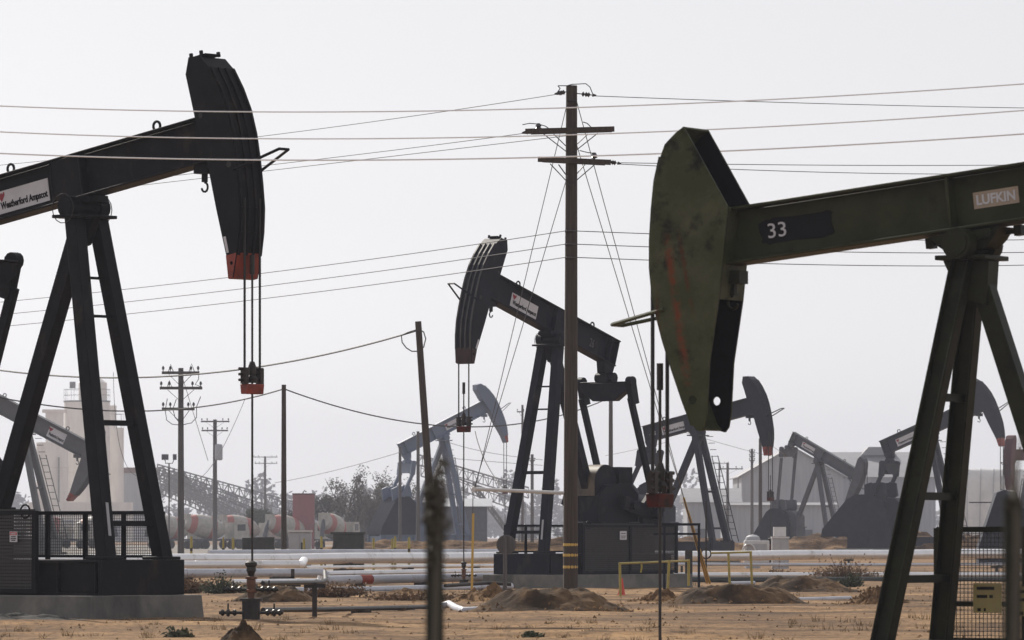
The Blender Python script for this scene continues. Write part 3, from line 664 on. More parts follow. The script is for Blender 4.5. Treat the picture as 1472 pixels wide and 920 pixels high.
# other poles
pole('bare leaning dark pole left of the centre pumpjack', 626, 462, 200, .13, 'wood', -.61)
pole('plain brown pole right of the hanging red rod clamp', 408, 553, 240, .11, 'wood')
pole('grey pole with three crossarms and looped jumpers right of the black pumpjack', 260, 529, 262, .14, 'greywood', 0, [(536, -27, 27, 0), (558, -30, 31, 0), (588, -27, 20, 0)])
p310, h3 = pole('grey pole with a round transformer and two crossarms, behind the three-armed pole', 309, 603, 520, .2, 'greywood', 0, [(606, -20, 21, 0), (619, -19, 19, 0)])
MB().lathe((.35, -.2, CH + (HY - 660) / F * 520), [(.27, -.1), (.36, 0), (.36, 1.25), (.3, 1.35), (.06, 1.4)], 14).build('transformer', M['cabinet'], p310)
pole('faint far pole with two short crossarms left of the plain brown pole', 381, 656, 1000, .22, 'greywood', 0, [(657, -17, 18, 0), (666, -15, 18, 0)])
pole('grey pole rising behind the equalizer of the navy pumpjack', 878, 568, 300, .12, 'greywood')
pole('thin pole close behind the leaning pole', 601, 620, 440, .14, 'greywood')
pole('thin pole touching the tail of the hazy blue-grey pumpjack', 575, 642, 500, .14, 'greywood')
pole('short pole seen between the legs of the navy pumpjack', 765, 653, 600, .18, 'greywood', 0, [(662, -4, 4, 0)])
pole('faint thin pole right of the hazy pumpjack head', 751, 582, 620, .14, 'greywood', 0, [(592, -8, 2, 0)])
pole('pole with a transformer arm left of the warehouse gable', 1046, 665, 640, .17, 'greywood', 0, [(674, -12, 22, 0)])
pole('pole with four stacked insulator pins before the warehouse', 1081, 645, 640, .17, 'greywood', 0, [(650, -4, 4, 0), (656, -4, 4, 0), (662, -4, 4, 0)])
pole('plain brown pole just left of the slate horsehead tip', 1093, 630, 500, .16, 'wood')
pole('faint far pole left of the warehouse', 1034, 665, 1100, .2, 'greywood', 0, [(666, -12, 14, 0)])
# looped jumpers on the three-armed pole
def p260(px, py): return Vector(((px - 260) / F * 262, -.25, CH + (HY - py) / F * 262))
j_ = [o for o in COL.objects if o.get('label', '').startswith('grey pole with three')][0]
for pts in ([(241, 573), (238, 590), (240, 604), (248, 610), (258, 611)], [(254, 574), (249, 588), (252, 600), (258, 607)], [(289, 570), (283, 585), (283, 600), (276, 608), (262, 611)], [(286, 534), (286, 545), (281, 553), (290, 556)]):
    MB().path([p260(*q) for q in pts], .018, 5).build('jumper_loop', M['cable'], j_)
for x_, y_ in ((246, 524), (276, 523), (244, 547)):
    MB().path([p260(x_ - 4, y_ + 12), p260(x_, y_), p260(x_ + 4, y_ + 12)], .022, 5).build('insulator_peak', M['steel'], j_)
fl = empty('floodlight_mast', G(243, 500), label='slim mast with two floodlights beside the conveyor top', cat='floodlight')
zt_ = CH + (HY - 666) / F * 500
MB().tube((0, 0, 0), (0, 0, zt_), .07, n=8).build('mast', M['greywood'], fl)
MB().path([(-.35, 0, zt_ + .3), (-.3, 0, zt_), (.3, 0, zt_), (.45, 0, zt_ + .35)], .04, 5).build('bracket', M['steel'], fl)
for x_, w_ in ((-.35, .3), (.5, .16)): MB().box(x_ - w_, x_ + w_, -.15, .15, zt_ + .3, zt_ + .8).build('lamp', M['dim'], fl)

# ------------------------------------------------------------------ overhead wires
for k, (a, b, c) in enumerate(((152, 157.5, 120), (189, 196.5, 158), (220, 227.5, 192))):
    wire(['top', 'middle', 'bottom'][k] + ' pale wire of the three crossing in front of the black horsehead', [(-40, a - 1.4, 90), (720, b, 86), (1520, c - 3, 84)], .0098 if k < 2 else .0115, 'alu', group='three pale foreground wires', n_=60)
wire('wire from the top of the tall pole going left to the black horsehead', [(797, 136, 144), (375, 196, 170), (-60, 243, 200)], .010)
wire('wire from the left tip of the upper crossarm going left', [(750, 192, 144), (440, 231, 165), (-60, 284, 200)], .010)
wire('wire from behind the upper crossarm going left', [(816, 195, 144.3), (440, 239, 165), (-60, 296, 200)], .010)
wire('wire from the top of the tall pole going right', [(857, 138, 144), (1150, 148, 150), (1540, 156, 160)], .010)
wire('upper wire from the right tip of the lower crossarm', [(893, 234, 144), (1200, 237.5, 150), (1540, 236, 160)], .010)
wire('lower wire from the right tip of the lower crossarm', [(893, 236, 144), (1200, 248, 150), (1540, 247, 160)], .010)
for k, (y0_, a, b, c, e, f_) in enumerate(((331.5, 360.6, 440, 336, 343.5, 343), (350.5, 379.5, 458, 354.5, 362, 361), (369.5, 398, 475, 373.5, 381, 379))):
    nm = ['top', 'middle', 'bottom'][k]
    wire(nm + ' of the three lower lines going left from the tall pole', [(815, y0_, 143.7), (620, a, 155), (-60, b, 200)], .011, group='lower lines of the tall pole')
    wire(nm + ' of the three lower lines going right from the tall pole', [(815, y0_, 143.7), (1200, e, 150), (1540, f_, 160)], .011, group='lower lines of the tall pole')
wire('thick black cable sagging from the left edge up to the leaning pole', [(-40, 526.5, 230), (160, 543, 220), (597, 476, 200)], .032, 'cable')
wire('thick black cable sagging from the left edge to the plain brown pole', [(-40, 563, 250), (220, 590.5, 245), (408, 559, 240)], .03, 'cable')
wire('thick black cable sagging from the plain brown pole past the leaning pole', [(408, 559, 240), (612, 610, 262), (878, 571, 300)], .03, 'cable')
wire('thin wire rising to the tail of the hazy pumpjack', [(395, 694, 420), (490, 674, 400), (575, 650, 385)], .022)
wire('thin wire looping down from the red rod clamp to the three-armed pole', [(352, 574, 300), (322, 640, 290), (262, 678, 262)], .016)
wire('guy wire of the three-armed pole', [(263, 545, 262), (299, 662, 285)], .014)
wire('upper faint wire behind the legs of the navy pumpjack', [(640, 634, 480), (700, 650, 500), (780, 661, 520)], .022)
wire('lower faint wire behind the legs of the navy pumpjack', [(640, 658, 480), (700, 663, 500), (780, 669, 520)], .022)
wire('thin wire from behind the navy pumpjack to the slate beam', [(870, 655, 420), (905, 648, 400), (960, 635, 380)], .018)
wire('faint wire before the warehouse roof', [(985, 622, 420), (1050, 641, 430), (1100, 636, 380)], .016)
wire('sagging wire curving from the dark red rod clamp to the white strut', [(683, 620, 150), (697, 662, 147), (723, 702, 144)], .013, 'cable')
wire('outer left guy wire of the tall pole', [(816, 146, 143.8), (683, 702, 143.8)], .010, group='guy wires of the tall pole', name='guy_wire')
wire('inner left guy wire of the tall pole', [(816, 252, 143.8), (681.5, 702, 143.8)], .010, group='guy wires of the tall pole', name='guy_wire')
wire('outer right guy wire of the tall pole', [(829, 146, 143.8), (1016, 838, 172)], .011, group='guy wires of the tall pole', name='guy_wire')
wire('inner right guy wire of the tall pole', [(828, 205, 143.8), (1020, 838, 172)], .011, group='guy wires of the tall pole', name='guy_wire')
wire('vertical guy wire dropping from the white strut', [(680, 703, 143.8), (678, 862, 143.8)], .011, group='guy wires of the tall pole', name='guy_wire')
for lb, a, b in (('yellow guard on the vertical guy wire left of the navy pumpjack', (680.3, 738, 143.7), (678.2, 852, 143.7)), ('yellow guard on the outer right guy wire', (983, 716, 166.6), (1016.5, 838, 171.9)), ('yellow guard on the inner right guy wire', (989, 735, 167.2), (1020.5, 838, 171.9))):
    MB().tube(P(*a), P(*b), .035, n=6).build('guy_guard', M['stake'], label=lb, cat='guy guard', group='yellow guy guards')
wire('faint drooping wire behind the black pumpjack legs', [(163, 535, 430), (172, 640, 430), (228, 672, 440)], .02)

# ------------------------------------------------------------------ pipelines
def pipe(label, pts, r, mt='pipe', name='pipeline', n_=14, joints=0, group='pipelines', cat='pipe', supports=()):
    root = empty(name, pts[0], label=label, cat=cat, group=group); o = Vector(pts[0])
    pp = [Vector(p) - o for p in pts]; MB().path(pp, r, n_).build('pipe_run', M[mt], root)
    L = [(pp[i], pp[i + 1]) for i in range(len(pp) - 1)] if len(pp) < 9 else [(pp[0], pp[-1])]
    a, b = max(L, key=lambda q: (q[1] - q[0]).length); d_ = (b - a).normalized()
    for k in range(joints):
        c = a.lerp(b, (k + .5) / joints)
        if len(pp) > 8: q_ = 1 + int(k * (len(pp) - 2) / joints); c = pp[q_].lerp(pp[q_ + 1], .4); d_ = (pp[q_ + 1] - pp[q_]).normalized()
        MB().path([c - d_ * .05, c + d_ * .05], r * 1.035, n_).build('joint_band', M[mt], root)
    for t in supports:
        c = a.lerp(b, t)
        if len(pp) > 8: c = pp[round(t * (len(pp) - 1))]
        zb = -(c.z + o.z)
        MB().bar((c.x, c.y, c.z + zb - .1), (c.x, c.y, c.z - r * .9), .09, .09).box(c.x - .2, c.x + .2, c.y - .05, c.y + .05, c.z - r - .06, c.z - r + .02).build('support', M['steel'], root)
    return root
ev = lambda k: [(i + .5) / k for i in range(k)]
pipe('long silver pipeline running the whole width behind the pumpjacks', [P(-60 + k * 80, 807.5 - 12.5 * (k / 20) ** .9 + [0, .5, -.4, .3, -.6, .2, .6, -.3][k % 8], 186 + k * 3) for k in range(21)], .205, 'pipe', joints=11, supports=ev(7))
pipe('bright silver pipe left of the wellhead, bending away at its end', [P(-60, 813, 178), P(427, 811.5, 181), P(433, 812, 184), P(437, 806, 192)], .14, 'pipe', joints=5, supports=ev(4))
pipe('grey silver pipe below the bright one, ending at a black flange', [P(-60, 825, 168), P(462, 823.5, 169), P(468, 826, 169), P(469, 838, 169)], .14, 'pipe2', joints=4, supports=ev(4))
pipe('thin silver pipe low on the ground right of the wellhead', [P(335, 837, 158), P(459, 835, 160), P(461, 828, 160)], .085, 'pipe', joints=2, supports=(.2, .7))
pipe('bright thin silver pipe at mid height between wellhead and navy pumpjack', [P(468, 825, 176), P(720, 820.5, 180), P(960, 827, 186), P(1540, 826, 190)], .095, 'pipe', joints=6, supports=ev(5))
pp_ = pipe('grey silver pipe with a red band left of the blurred post', [P(470, 834, 160), P(735, 829, 166)], .13, 'pipe2', joints=3, supports=ev(3))
a_ = P(470, 834, 160); b_ = P(735, 829, 166); c_ = a_.lerp(b_, .2); d_ = (b_ - a_).normalized()
MB().path([c_ - a_ - d_ * .24, c_ - a_ + d_ * .24], .138, 14).build('red_band', M['red'], pp_)
pipe('low dull pipe on the ground left of the navy pumpjack pad', [P(300, 851, 150), P(520, 848, 153), P(735, 843, 157)], .095, 'pipe2', joints=3)
pipe('dark pipe under the silver pipelines at right', [P(935, 834, 182), P(1540, 834, 186)], .11, 'darkbox', joints=5, supports=ev(5))
pipe('pale plastic pipe lying left of the rough dirt pile', [P(1148, 862, 133), P(1222, 860, 135)], .055, 'pvc')
pipe('short pale pipe by the yellow rail at the mound', [P(1050, 838.5, 170), P(1084, 838, 171)], .06, 'pvc')
pipe('black flow line on the ground from the left wellhead', [P(378, 877, 104), P(470, 876, 109), P(627, 872.5, 116)], .048, 'steel', supports=(.3, .7), n_=8)
pipe('pale bent pipe end by the blurred post', [P(636, 871, 116), P(646, 868, 116), P(655, 874, 114), P(667, 878, 113), P(691, 877, 113)], .075, 'pvc')
pipe('black raised pipe from the left wellhead to the silver pipe flange', [P(378, 838.5, 101.5), P(462, 837, 106), P(468, 834, 108), P(467, 822, 110)], .042, 'steel', supports=(.88,), n_=8)
pipe('low black pipe in front of the navy pumpjack pad', [P(640, 842, 150), P(700, 838, 152), P(735, 840, 152)], .05, 'steel', n_=8)
pipe('silver pipe behind the main pipeline left of the centre', [P(300, 795, 210), P(520, 794, 213), P(728, 793.5, 216)], .12, 'pipe2', joints=3, supports=ev(4))
pipe('thin silver pipe just under the main pipeline at centre-left', [P(440, 816, 184), P(728, 813, 190)], .06, 'pipe', joints=2, supports=ev(3))
pipe('thin silver pipe just under the main pipeline at right', [P(940, 811, 196), P(1250, 812, 200), P(1540, 811, 205)], .06, 'pipe2', joints=3, supports=ev(4))
# valve on the grey pipe
b = empty('pipe_bracket', P(407, 826, 160), label='small black bracket stand before the grey pipe', cat='bracket')
MB().box(-.3, .32, -.05, .05, -.13, -.05).box(.22, .32, -.05, .05, -.13, .16).build('bracket_arm', M['steel'], b)
MB().box(-.08, .06, -.05, .05, -.45, -.12).build('stand', M['steel'], b)

# ------------------------------------------------------------------ wellheads
def valve(mb, c, dx):
    c = Vector(c); mb.path([c, c + Vector((dx * .5, 0, 0))], .035, 8)
    for k, r in ((.16, .075), (.3, .09), (.42, .075)): mb.path([c + Vector((dx * (k - .04), 0, 0)), c + Vector((dx * k, 0, 0)), c + Vector((dx * (k + .04), 0, 0))], [r * .7, r, r * .7], 8)
    mb.tube(c + Vector((dx * .3, 0, 0)), c + Vector((dx * .3, 0, .2)), .02, n=6)
def wellhead(label, loc, s, mt='steel', arms=True):
    w = empty('wellhead', loc, 0, s, label, 'wellhead', 'wellheads')
    MB().lathe((0, 0, -.1), [(.2, 0), (.2, .48), (.25, .48), (.25, .53), (.08, .54)], 14).build('casing', M[mt], w)
    MB().lathe((0, 0, .43), [(.075, 0), (.075, .12), (.12, .13), (.12, .19), (.085, .2), (.1, .3), (.1, .4), (.085, .41), (.13, .42), (.13, .47), (.07, .48)], 12).build('tubing_head', M['rust' if mt == 'steel' else mt], w)
    MB().lathe((0, 0, .91), [(.06, 0), (.09, .1), (.11, .12), (.1, .2), (.13, .24), (.13, .3), (.05, .34)], 12).build('stuffing_box', M[mt], w)
    if arms:
        for z in (.12, .62):
            for dx in (1, -1):
                mb = MB(); valve(mb, (dx * (.2 if z < .3 else .09), 0, z), dx * 1.0); mb.build('valve', M['steel'], w)
    return w
wl_ = G(361, 101.3)
wellhead('black wellhead with side valves under the large black pumpjack', (wl_.x, wl_.y, .03), .82)
u_ = Vector((math.cos(R(230)), math.sin(R(230)), 0)); c_ = G(793, 163) + u_ * 4.17 * .93
wellhead('slim dark wellhead left of the navy pumpjack pad', c_, .62)
u_ = Vector((math.cos(R(150)), math.sin(R(150)), 0)); c_ = G(1398, 72) + u_ * 4.5
wellhead('wellhead under the green horsehead at the frame bottom', (c_.x, c_.y, -.98), .8)
for i, (px, dd, ang, s) in enumerate(((36, 345, -20, 1.237), (638, 520, 25, 1.482), (1003, 315, -32, 1.108), (1177, 480, -35, 1.116), (1340, 420, -28, 1.336), (1484, 430, 238, 1.007))):
    u_ = Vector((math.cos(R(ang)), math.sin(R(ang)), 0))
    wellhead(['wellhead of the mid-grey pumpjack at far left', 'wellhead of the hazy blue-grey pumpjack', 'wellhead of the level slate pumpjack', 'wellhead of the small pumpjack by the warehouse', 'wellhead of the slate pumpjack behind the green legs', 'wellhead of the maroon pumpjack'][i], G(px, dd) + u_ * 4.17 * s, s, arms=False)

# ------------------------------------------------------------------ yellow rails, cone, signs, bollards
def rail(label, pts, posts, mt='yellow', r=.033):
    o = Vector(pts[0]); w = empty('guard_rail', o, label=label, cat='railing', group='yellow rails')
    MB().path([Vector(p) - o for p in pts], r * .8, 8).build('top_rail', M[mt], w)
    for p, q in posts: MB().tube(Vector(p) - o, Vector(q) - o, r, n=8).build('post', M[mt], w)
rail('yellow pipe rail in front of the navy pumpjack pad', [P(890, 810, 140), P(932, 808.5, 141), P(965, 807, 143), P(990, 806, 144)], [(P(891, 809, 140), P(892, 858, 140)), (P(962, 805, 142), P(960, 846, 142)), (P(990, 804, 144), P(990, 842, 144))])
MB().path([P(922, 808, 140.8), P(922.5, 816, 140.8), P(921, 823, 140.8)], .025, 6).build('hanging_hose', M['yellow'], label='short yellow strap hanging from the yellow rail', cat='strap')
rail('yellow pipe rail above the dark mound right of the navy pumpjack', [P(1022, 795, 150), P(1047, 794.5, 150), P(1081, 793.5, 150)], [(P(1047, 794, 150), P(1049, 842, 150)), (P(1079, 793, 150), P(1081, 840, 150))])
cn = empty('traffic_cone', G(893.5, 142), label='small red traffic cone at the foot of the yellow rail', cat='cone')
cn.location.z = CH + (HY - 857) / F * 142 
MB().lathe((0, 0, 0), [(.13, 0), (.12, .03), (.09, .05), (.05, .3), (.03, .45)], 12).build('cone_body', M['cone'], cn)
MB().box(-.15, .15, -.15, .15, -.02, .01).build('cone_base', M['cone'], cn)
for i, px in enumerate((275, 321, 335, 437, 462, 513, 537, 564, 568, 588)):
    dd = 212 + (i * 7) % 9; zt2 = CH + (HY - (771 + (i * 5) % 4)) / F * dd
    o = empty('bollard', G(px, dd), label='%s from the left in the row of yellow bollards behind the silver pipeline' % ['first', 'second', 'third', 'fourth', 'fifth', 'sixth', 'seventh', 'eighth', 'ninth', 'tenth'][i], cat='bollard', group='yellow bollards')
    MB().lathe((0, 0, -.1), [(.048 if i != 1 else .035, 0), (.048 if i != 1 else .035, zt2 + .05), (.03, zt2 + .1)], 10).build('post', M['yellow'], o)
    MB().lathe((0, 0, zt2 - .55), [(.05, 0), (.052, .06), (.05, .12)], 10).build('dark_band', M['steel'], o)
o = empty('post_disc', G(726, 140), label='round pale disc on a grey steel post left of the navy pumpjack', cat='post')
MB().tube((0, 0, -.1), (0, 0, CH + (HY - 772) / F * 140), .055, n=10).build('post', M['greywood'], o)
zz = CH + (HY - 783) / F * 140
MB().lathe((.03, .1, zz), [(.02, -.03), (.22, -.02), (.245, 0), (.24, .03), (.1, .05)], 20, 'y').build('disc', M['greywood'], o)
o = empty('valve_wheel', G(1015, 176), label='black handwheel valve in front of the silver pipeline right of the guy wires', cat='valve')
MB().ring((0, 0, CH + (HY - 796) / F * 176), .15, .025).build('handwheel', M['steel'], o); MB().tube((0, 0, -.05), (0, 0, CH + (HY - 720) / F * 176), .03, n=6).build('stem', M['steel'], o)
o = empty('pipe_valve', G(990, 186), label='black valve block standing on the silver pipeline by the yellow rail', cat='valve')
MB().box(-.12, .12, -.12, .12, -.1, CH + (HY - 791) / F * 186).build('valve_body', M['steel'], o)

# guard gate frame right of the navy pumpjack
o = empty('gate_frame', G(955, 158), label='black gate frame right of the navy pumpjack skid', cat='gate')
zz = CH + (HY - 752) / F * 158
for x_ in (0, .96): MB().bar((x_, 0, -.1), (x_, 0, zz), .07).build('gate_post', M['navy'], o)
MB().bar((-.3, 0, zz - .035), (1.0, 0, zz - .035), .07).bar((-.3, 0, zz - .3), (1.0, 0, zz - .3), .06).build('gate_rail', M['navy'], o)

# ------------------------------------------------------------------ cabinets and machines behind the pipeline
def cabinet(label, px0, px1, py0, dd, mt='cabinet', cap=None, win=True, dep=.7, group='cabinets'):
    a, b = (px0 - 736) / F * dd, (px1 - 736) / F * dd; h = CH + (HY - py0) / F * dd; w = (b - a) / 2
    o = empty('cabinet', ((a + b) / 2, dd, 0), label=label, cat='cabinet', group=group)
    MB().box(-w, w, 0, dep, -.05, h).build('housing', M[mt], o, bevel=.02)
    MB().box(-w * .9, -.01, -.025, .004, .12, h - .1).build('door', M[mt], o); MB().box(.01, w * .9, -.025, .004, .12, h - .1).build('door', M[mt], o)
    if win: MB().box(w * .1, w * .5, -.04, -.026, h - .75, h - .4).build('window', M['glass'], o)
    if cap: MB().box(-w * 1.08, w * 1.08, -.05, dep + .05, h + .002, h + .08).build('cap', M[cap], o)
    return o
cabinet('light grey electrical cabinet right of the plain brown pole', 415, 447, 765, 220, cap='white')
cabinet('dull grey transformer cabinet left of the plain brown pole', 364, 394, 772, 225, 'darkbox', win=False)
cabinet('second dull grey cabinet partly behind the hanging rod', 348, 363, 773, 226, 'darkbox', win=False)
cabinet('grey cabinet with a white cap before the small pumpjack', 1110, 1134, 774, 255, 'cabinet', 'white', False)
o = empty('white_tank', G(1088, 250), label='white equipment box with a curved hose before the small pumpjack', cat='tank')
w_ = 18 / F * 250; h_ = CH + (HY - 777) / F * 250
MB().box(-w_, w_, 0, .8, .3, h_).build('tank_body', M['white'], o, bevel=.04)
MB().box(-w_ * .8, w_ * .8, -.02, .003, h_ - .55, h_ - .15).build('side_panel', M['cabinet'], o)
MB().path([(-.35 + .3 * math.cos(t), -.08, h_ - .6 + .45 * math.sin(t)) for t in [math.pi - i * .28 for i in range(11)]], .04, 8).build('hose', M['white'], o)
o = empty('dome_cover', G(1082, 262), label='small pale domed cover left of the white-capped cabinet', cat='cover')
MB().lathe((0, 0, 0), [(.36, 0), (.36, 1.3), (.3, 1.45), (.18, 1.52), (.03, 1.55)], 14).build('dome', M['cabinet'], o)
o = empty('meter_box', G(1121, 256.2), label='pale box unit standing on the white-capped cabinet', cat='box')
MB().box(-.28, .28, 0, .5, CH + (HY - 774) / F * 256 + .09, CH + (HY - 760) / F * 256 + .08).build('unit_box', M['white'], o)
o = empty('engine_skid', G(496, 214), label='dark engine box with a slanted belt guard behind the silver pipeline', cat='engine')
MB().box(-.45, .7, 0, 1.0, 0, CH + (HY - 768) / F * 214).build('engine_housing', M['darkbox'], o, bevel=.02)
MB().bar((-.75, -.05, .5), (-.3, -.05, 1.35), .06).bar((-.75, -.05, .5), (-.75, -.05, 0), .06).build('exhaust_brace', M['darkbox'], o)
MB().box(-.55, .75, -.03, 1.05, CH + (HY - 768) / F * 214, CH + (HY - 766) / F * 214 + .03).build('roof_plate', M['darkbox'], o)
MB().lathe((.0, -.1, .75), [(.2, -.05), (.24, 0), (.2, .09)], 14, 'y').build('flywheel', M['greywood'], o)
o = empty('square_tank', G(436, 640), label='tall maroon square tank behind the grey cabinet', cat='tank')
h_ = CH + (HY - 711) / F * 640
MB().box(-1.2, 1.2, 0, 2.4, 0, h_).build('tank_wall', M['tankred'], o); MB().box(-1.26, 1.26, -.05, 2.45, h_ + .002, h_ + .15).build('rim', M['maroon'], o)
MB().path([(-.2, .5, h_), (.1, .5, h_ + .45), (.35, .5, h_ + .3)], .07, 6).build('vent', M['steel'], o)

# ------------------------------------------------------------------ batching plant: silos, conveyors, mixer trucks
def silo(label, px, w_px, py_top, dd, extra):
    o = empty('silo', G(px, dd), label=label, cat='silo', group='batching plant silos'); r = w_px / 2 / F * dd; h = CH + (HY - py_top) / F * dd
    MB().lathe((0, 0, 0), [(r, 0), (r, h * .3), (r, h), (r * .95, h + .02)], 24).build('shell', M['silo'], o)
    for k in range(1, 4): MB().lathe((0, 0, h * k / 4), [(r * 1.0, -.08), (r * 1.03, 0), (r * 1.0, .08)], 24).build('ring_band', M['silo'], o)
    extra(o, r, h); return o
def rails(o, r, h, n_=10, hh=1.2):
    mb = MB()
    for k in range(n_): t = 2 * math.pi * k / n_; mb.bar((r * math.cos(t), r * math.sin(t), h), (r * math.cos(t), r * math.sin(t), h + hh), .07)
    mb.ring((0, 0, h + hh), r, .05, 'z', 20, 5); mb.ring((0, 0, h + hh * .5), r, .04, 'z', 20, 5); mb.build('handrail', M['truss'], o)
def ex1(o, r, h):
    MB().lathe((0, 0, h + .03), [(r * 1.02, 0), (r * 1.02, .3)], 24).build('deck', M['truss'], o); rails(o, r, h + .3, 14, 2.8)
    MB().lathe((r * .25, 0, h + .3), [(r * .62, 0), (r * .62, 4.4), (r * .35, 5.6), (r * .1, 6.1)], 16).build('filter_house', M['silo'], o)
    MB().path([(r * .1, 0, h + 5.4), (r * .25, 0, h + 11.0), (r * .45, 0, h + 5.4)], .2, 5).build('mast', M['truss'], o)
    MB().box(-r * .75, -r * .5, -.3, .3, h + 3.4, h + 5).build('lamp_box', M['truss'], o)
silo('tallest pale silo with railed top and mast behind the black pumpjack', 125, 66, 578, 1400, ex1)
def ex2(o, r, h): MB().box(-r * .4, r * .7, -1, 1, h, h + 7.2).build('hopper_tower', M['silo'], o); MB().box(-r * .6, r * .9, -1.3, 1.3, h + 7.2, h + 8.0).build('tower_roof', M['silo'], o); MB().bar((r * .5, -r * 1.02, h * .1), (r * .5, -r * 1.02, h * .85), .5, .3).build('downpipe', M['truss'], o)
silo('shorter pale silo at the left with a square tower on top', 75, 46, 636, 1380, ex2)
def ex3(o, r, h): rails(o, r, h, 8, 3.4); MB().tube((-r * .3, 0, h), (-r * .3, 0, h + 5.6), .9, n=10).build('vent_stack', M['silo'], o)
silo('narrow grey silo with a railed top seen between the black pumpjack legs', 166, 24, 615, 1420, ex3)
o = empty('plant_shed', G(190, 1430), label='low reddish-grey shed between the silo and the conveyor', cat='shed')
MB().box(-5.5, 6.2, 0, 6, 0, CH + (HY - 680) / F * 1430).build('wall', M['cladding'], o); MB().box(-5.8, 6.5, -.2, 6.2, CH + (HY - 680) / F * 1430, CH + (HY - 672) / F * 1430).build('roof', M['rust'], o)
o = empty('loading_building', G(120, 1340), label='pale walled loading base under the silos', cat='building')
MB().box(-13, 11.3, 0, 5, 0, CH + (HY - 722) / F * 1340).build('wall', M['silo'], o)
for k in range(4): MB().box(-11.3 + k * 5.6, -8 + k * 5.6, -.1, .003, .1, 5.2).build('bay_door', M['cladding'], o)
def truss(label, a, b, w, h, n_, legs=()):
    a, b = P(*a), P(*b); o = empty('conveyor', a, label=label, cat='conveyor', group='conveyors'); v = b - a
    d_ = v.normalized(); sx = Vector((-d_.y, d_.x, 0)).normalized() * w; up = Vector((0, 0, h))
    ch = MB()
    for s_ in (0, 1):
        for u in (0, 1): ch.bar(sx * s_ + up * u, v + sx * s_ + up * u, .32 if u else .26)
    ch.build('chords', M['truss'], o)
    lc = MB()
    for i in range(n_ + 1):
        p = v * (i / n_)
        for s_ in (0, 1): lc.bar(p + sx * s_, p + sx * s_ + up, .16)
        if i < n_:
            q = v * ((i + 1) / n_)
            for s_ in (0, 1): lc.bar(p + sx * s_ + (up if i % 2 else up * 0), q + sx * s_ + (up * 0 if i % 2 else up), .14)
    lc.build('lattice', M['truss'], o, kind='stuff')
    bl = MB().bar(sx * .5 + up * .75, v + sx * .5 + up * .75, w * .8, .14); bl.build('belt', M['dim'], o)
    for t in legs:
        p = v * t + sx * .5
        for e in (-1, 1): MB().bar(p, Vector((p.x + e * .8, p.y, -a.z)), .2).build('leg', M['truss'], o)
truss('top conveyor truss sloping down to the right from the plant', (226, 682, 1300), (430, 738, 1300), 2.2, 2.3, 26, (.86, .98))
truss('middle conveyor truss below the top one', (228, 690, 1290), (372, 748, 1290), 2.2, 2.3, 20, (.97,))
truss('lower conveyor truss ending at the mixer trucks', (230, 702, 1280), (352, 756, 1280), 2.2, 2.3, 18, (.97,))
truss('upper rear conveyor truss above the lower ones', (229, 686, 1310), (390, 744, 1310), 2.2, 2.3, 22, (.95,))
truss('steeper conveyor truss crossing behind the transformer pole', (236, 694, 1295), (340, 748, 1295), 2.2, 2.3, 16)
truss('lowest short conveyor truss behind the three-armed pole', (231, 710, 1270), (330, 752, 1270), 2.2, 2.3, 14)
truss('thin conveyor truss to the right of the leaning pole, upper', (600, 668, 1150), (760, 716, 1150), 1.9, 2.1, 22, (.95,))
truss('thin conveyor truss to the right of the leaning pole, lower', (605, 684, 1130), (755, 738, 1130), 1.9, 2.1, 20, (.97,))
truss('steep conveyor truss behind the hazy pumpjack legs', (680, 702, 760), (732, 772, 760), 1.0, .8, 10)
def mixer(label, px, dd, ang, s=1.0):
    o = empty('mixer_truck', G(px, dd), R(ang), s, label, 'truck', 'concrete mixer trucks')
    MB().box(-3.6, 3.6, -.5, .5, .9, 1.15).build('chassis', M['dim'], o)
    for x_ in (-2.8, -1.6, 2.6):
        for y_ in (-1, 1): MB().lathe((x_, y_ * 1.0, .52), [(.3, -.16), (.5, -.14), (.52, 0), (.5, .14), (.3, .16)], 16, 'y').build('wheel', M['tyre'], o)
    cb2 = MB().prism([(1.9, 1.1), (3.8, 1.1), (3.8, 2.0), (3.55, 2.95), (1.9, 2.95)], -1.15, 1.15).build('cab', M['drumwhite'], o)
    MB().box(2.3, 3.3, -1.17, 1.17, 2.05, 2.75).build('window', M['glass'], cb2); MB().box(3.72, 3.76, -1, 1, 2.1, 2.75).build('windscreen', M['glass'], cb2)
    T = Matrix.Translation((-1.1, 0, 2.45)) @ Matrix.Rotation(R(12), 4, 'Y')
    segs = [(-2.7, .62), (-2.2, .85), (-1.5, 1.12), (-.7, 1.28), (.2, 1.3), (.9, 1.22), (1.6, .98), (2.2, .6), (2.4, .3)]
    dr = None
    for i in range(len(segs) - 1):
        (xa, ra), (xb, rb) = segs[i], segs[i + 1]
        q = MB(T).lathe((0, 0, 0), [(ra, xa), (rb, xb)], 20, 'x').build('drum' if i == 0 else 'drum_band', M['drumred' if i in (1, 4) else 'drumwhite'], dr or o)
        dr = dr or q
    MB().path([(-3.3, 0, 3.5), (-3.9, 0, 2.4), (-4.2, 0, 1.4)], .25, 8).build('chute', M['dim'], o); MB().box(-3.7, -3.2, -.6, .6, 3.2, 3.9).build('hopper', M['drumwhite'], o)
for i, (px, dd, ang) in enumerate(((256, 640, 35), (308, 630, 30), (358, 645, 32), (424, 640, 38), (484, 600, 70))):
    mixer(['mixer truck half hidden by the black pumpjack front leg', 'mixer truck with striped drum right of the three-armed pole', 'mixer truck with striped drum just left of the hanging rod', 'mixer truck hidden behind the plain brown pole', 'mixer truck seen end-on below the bare tree'][i], px, dd, ang, 1.0)
for i, (px, dd, ang) in enumerate(((85, 640, 15), (120, 660, 160))):
    mixer(['mixer truck behind the guard mesh at far left', 'second mixer truck behind the guard mesh near the black legs'][i], px, dd, ang)

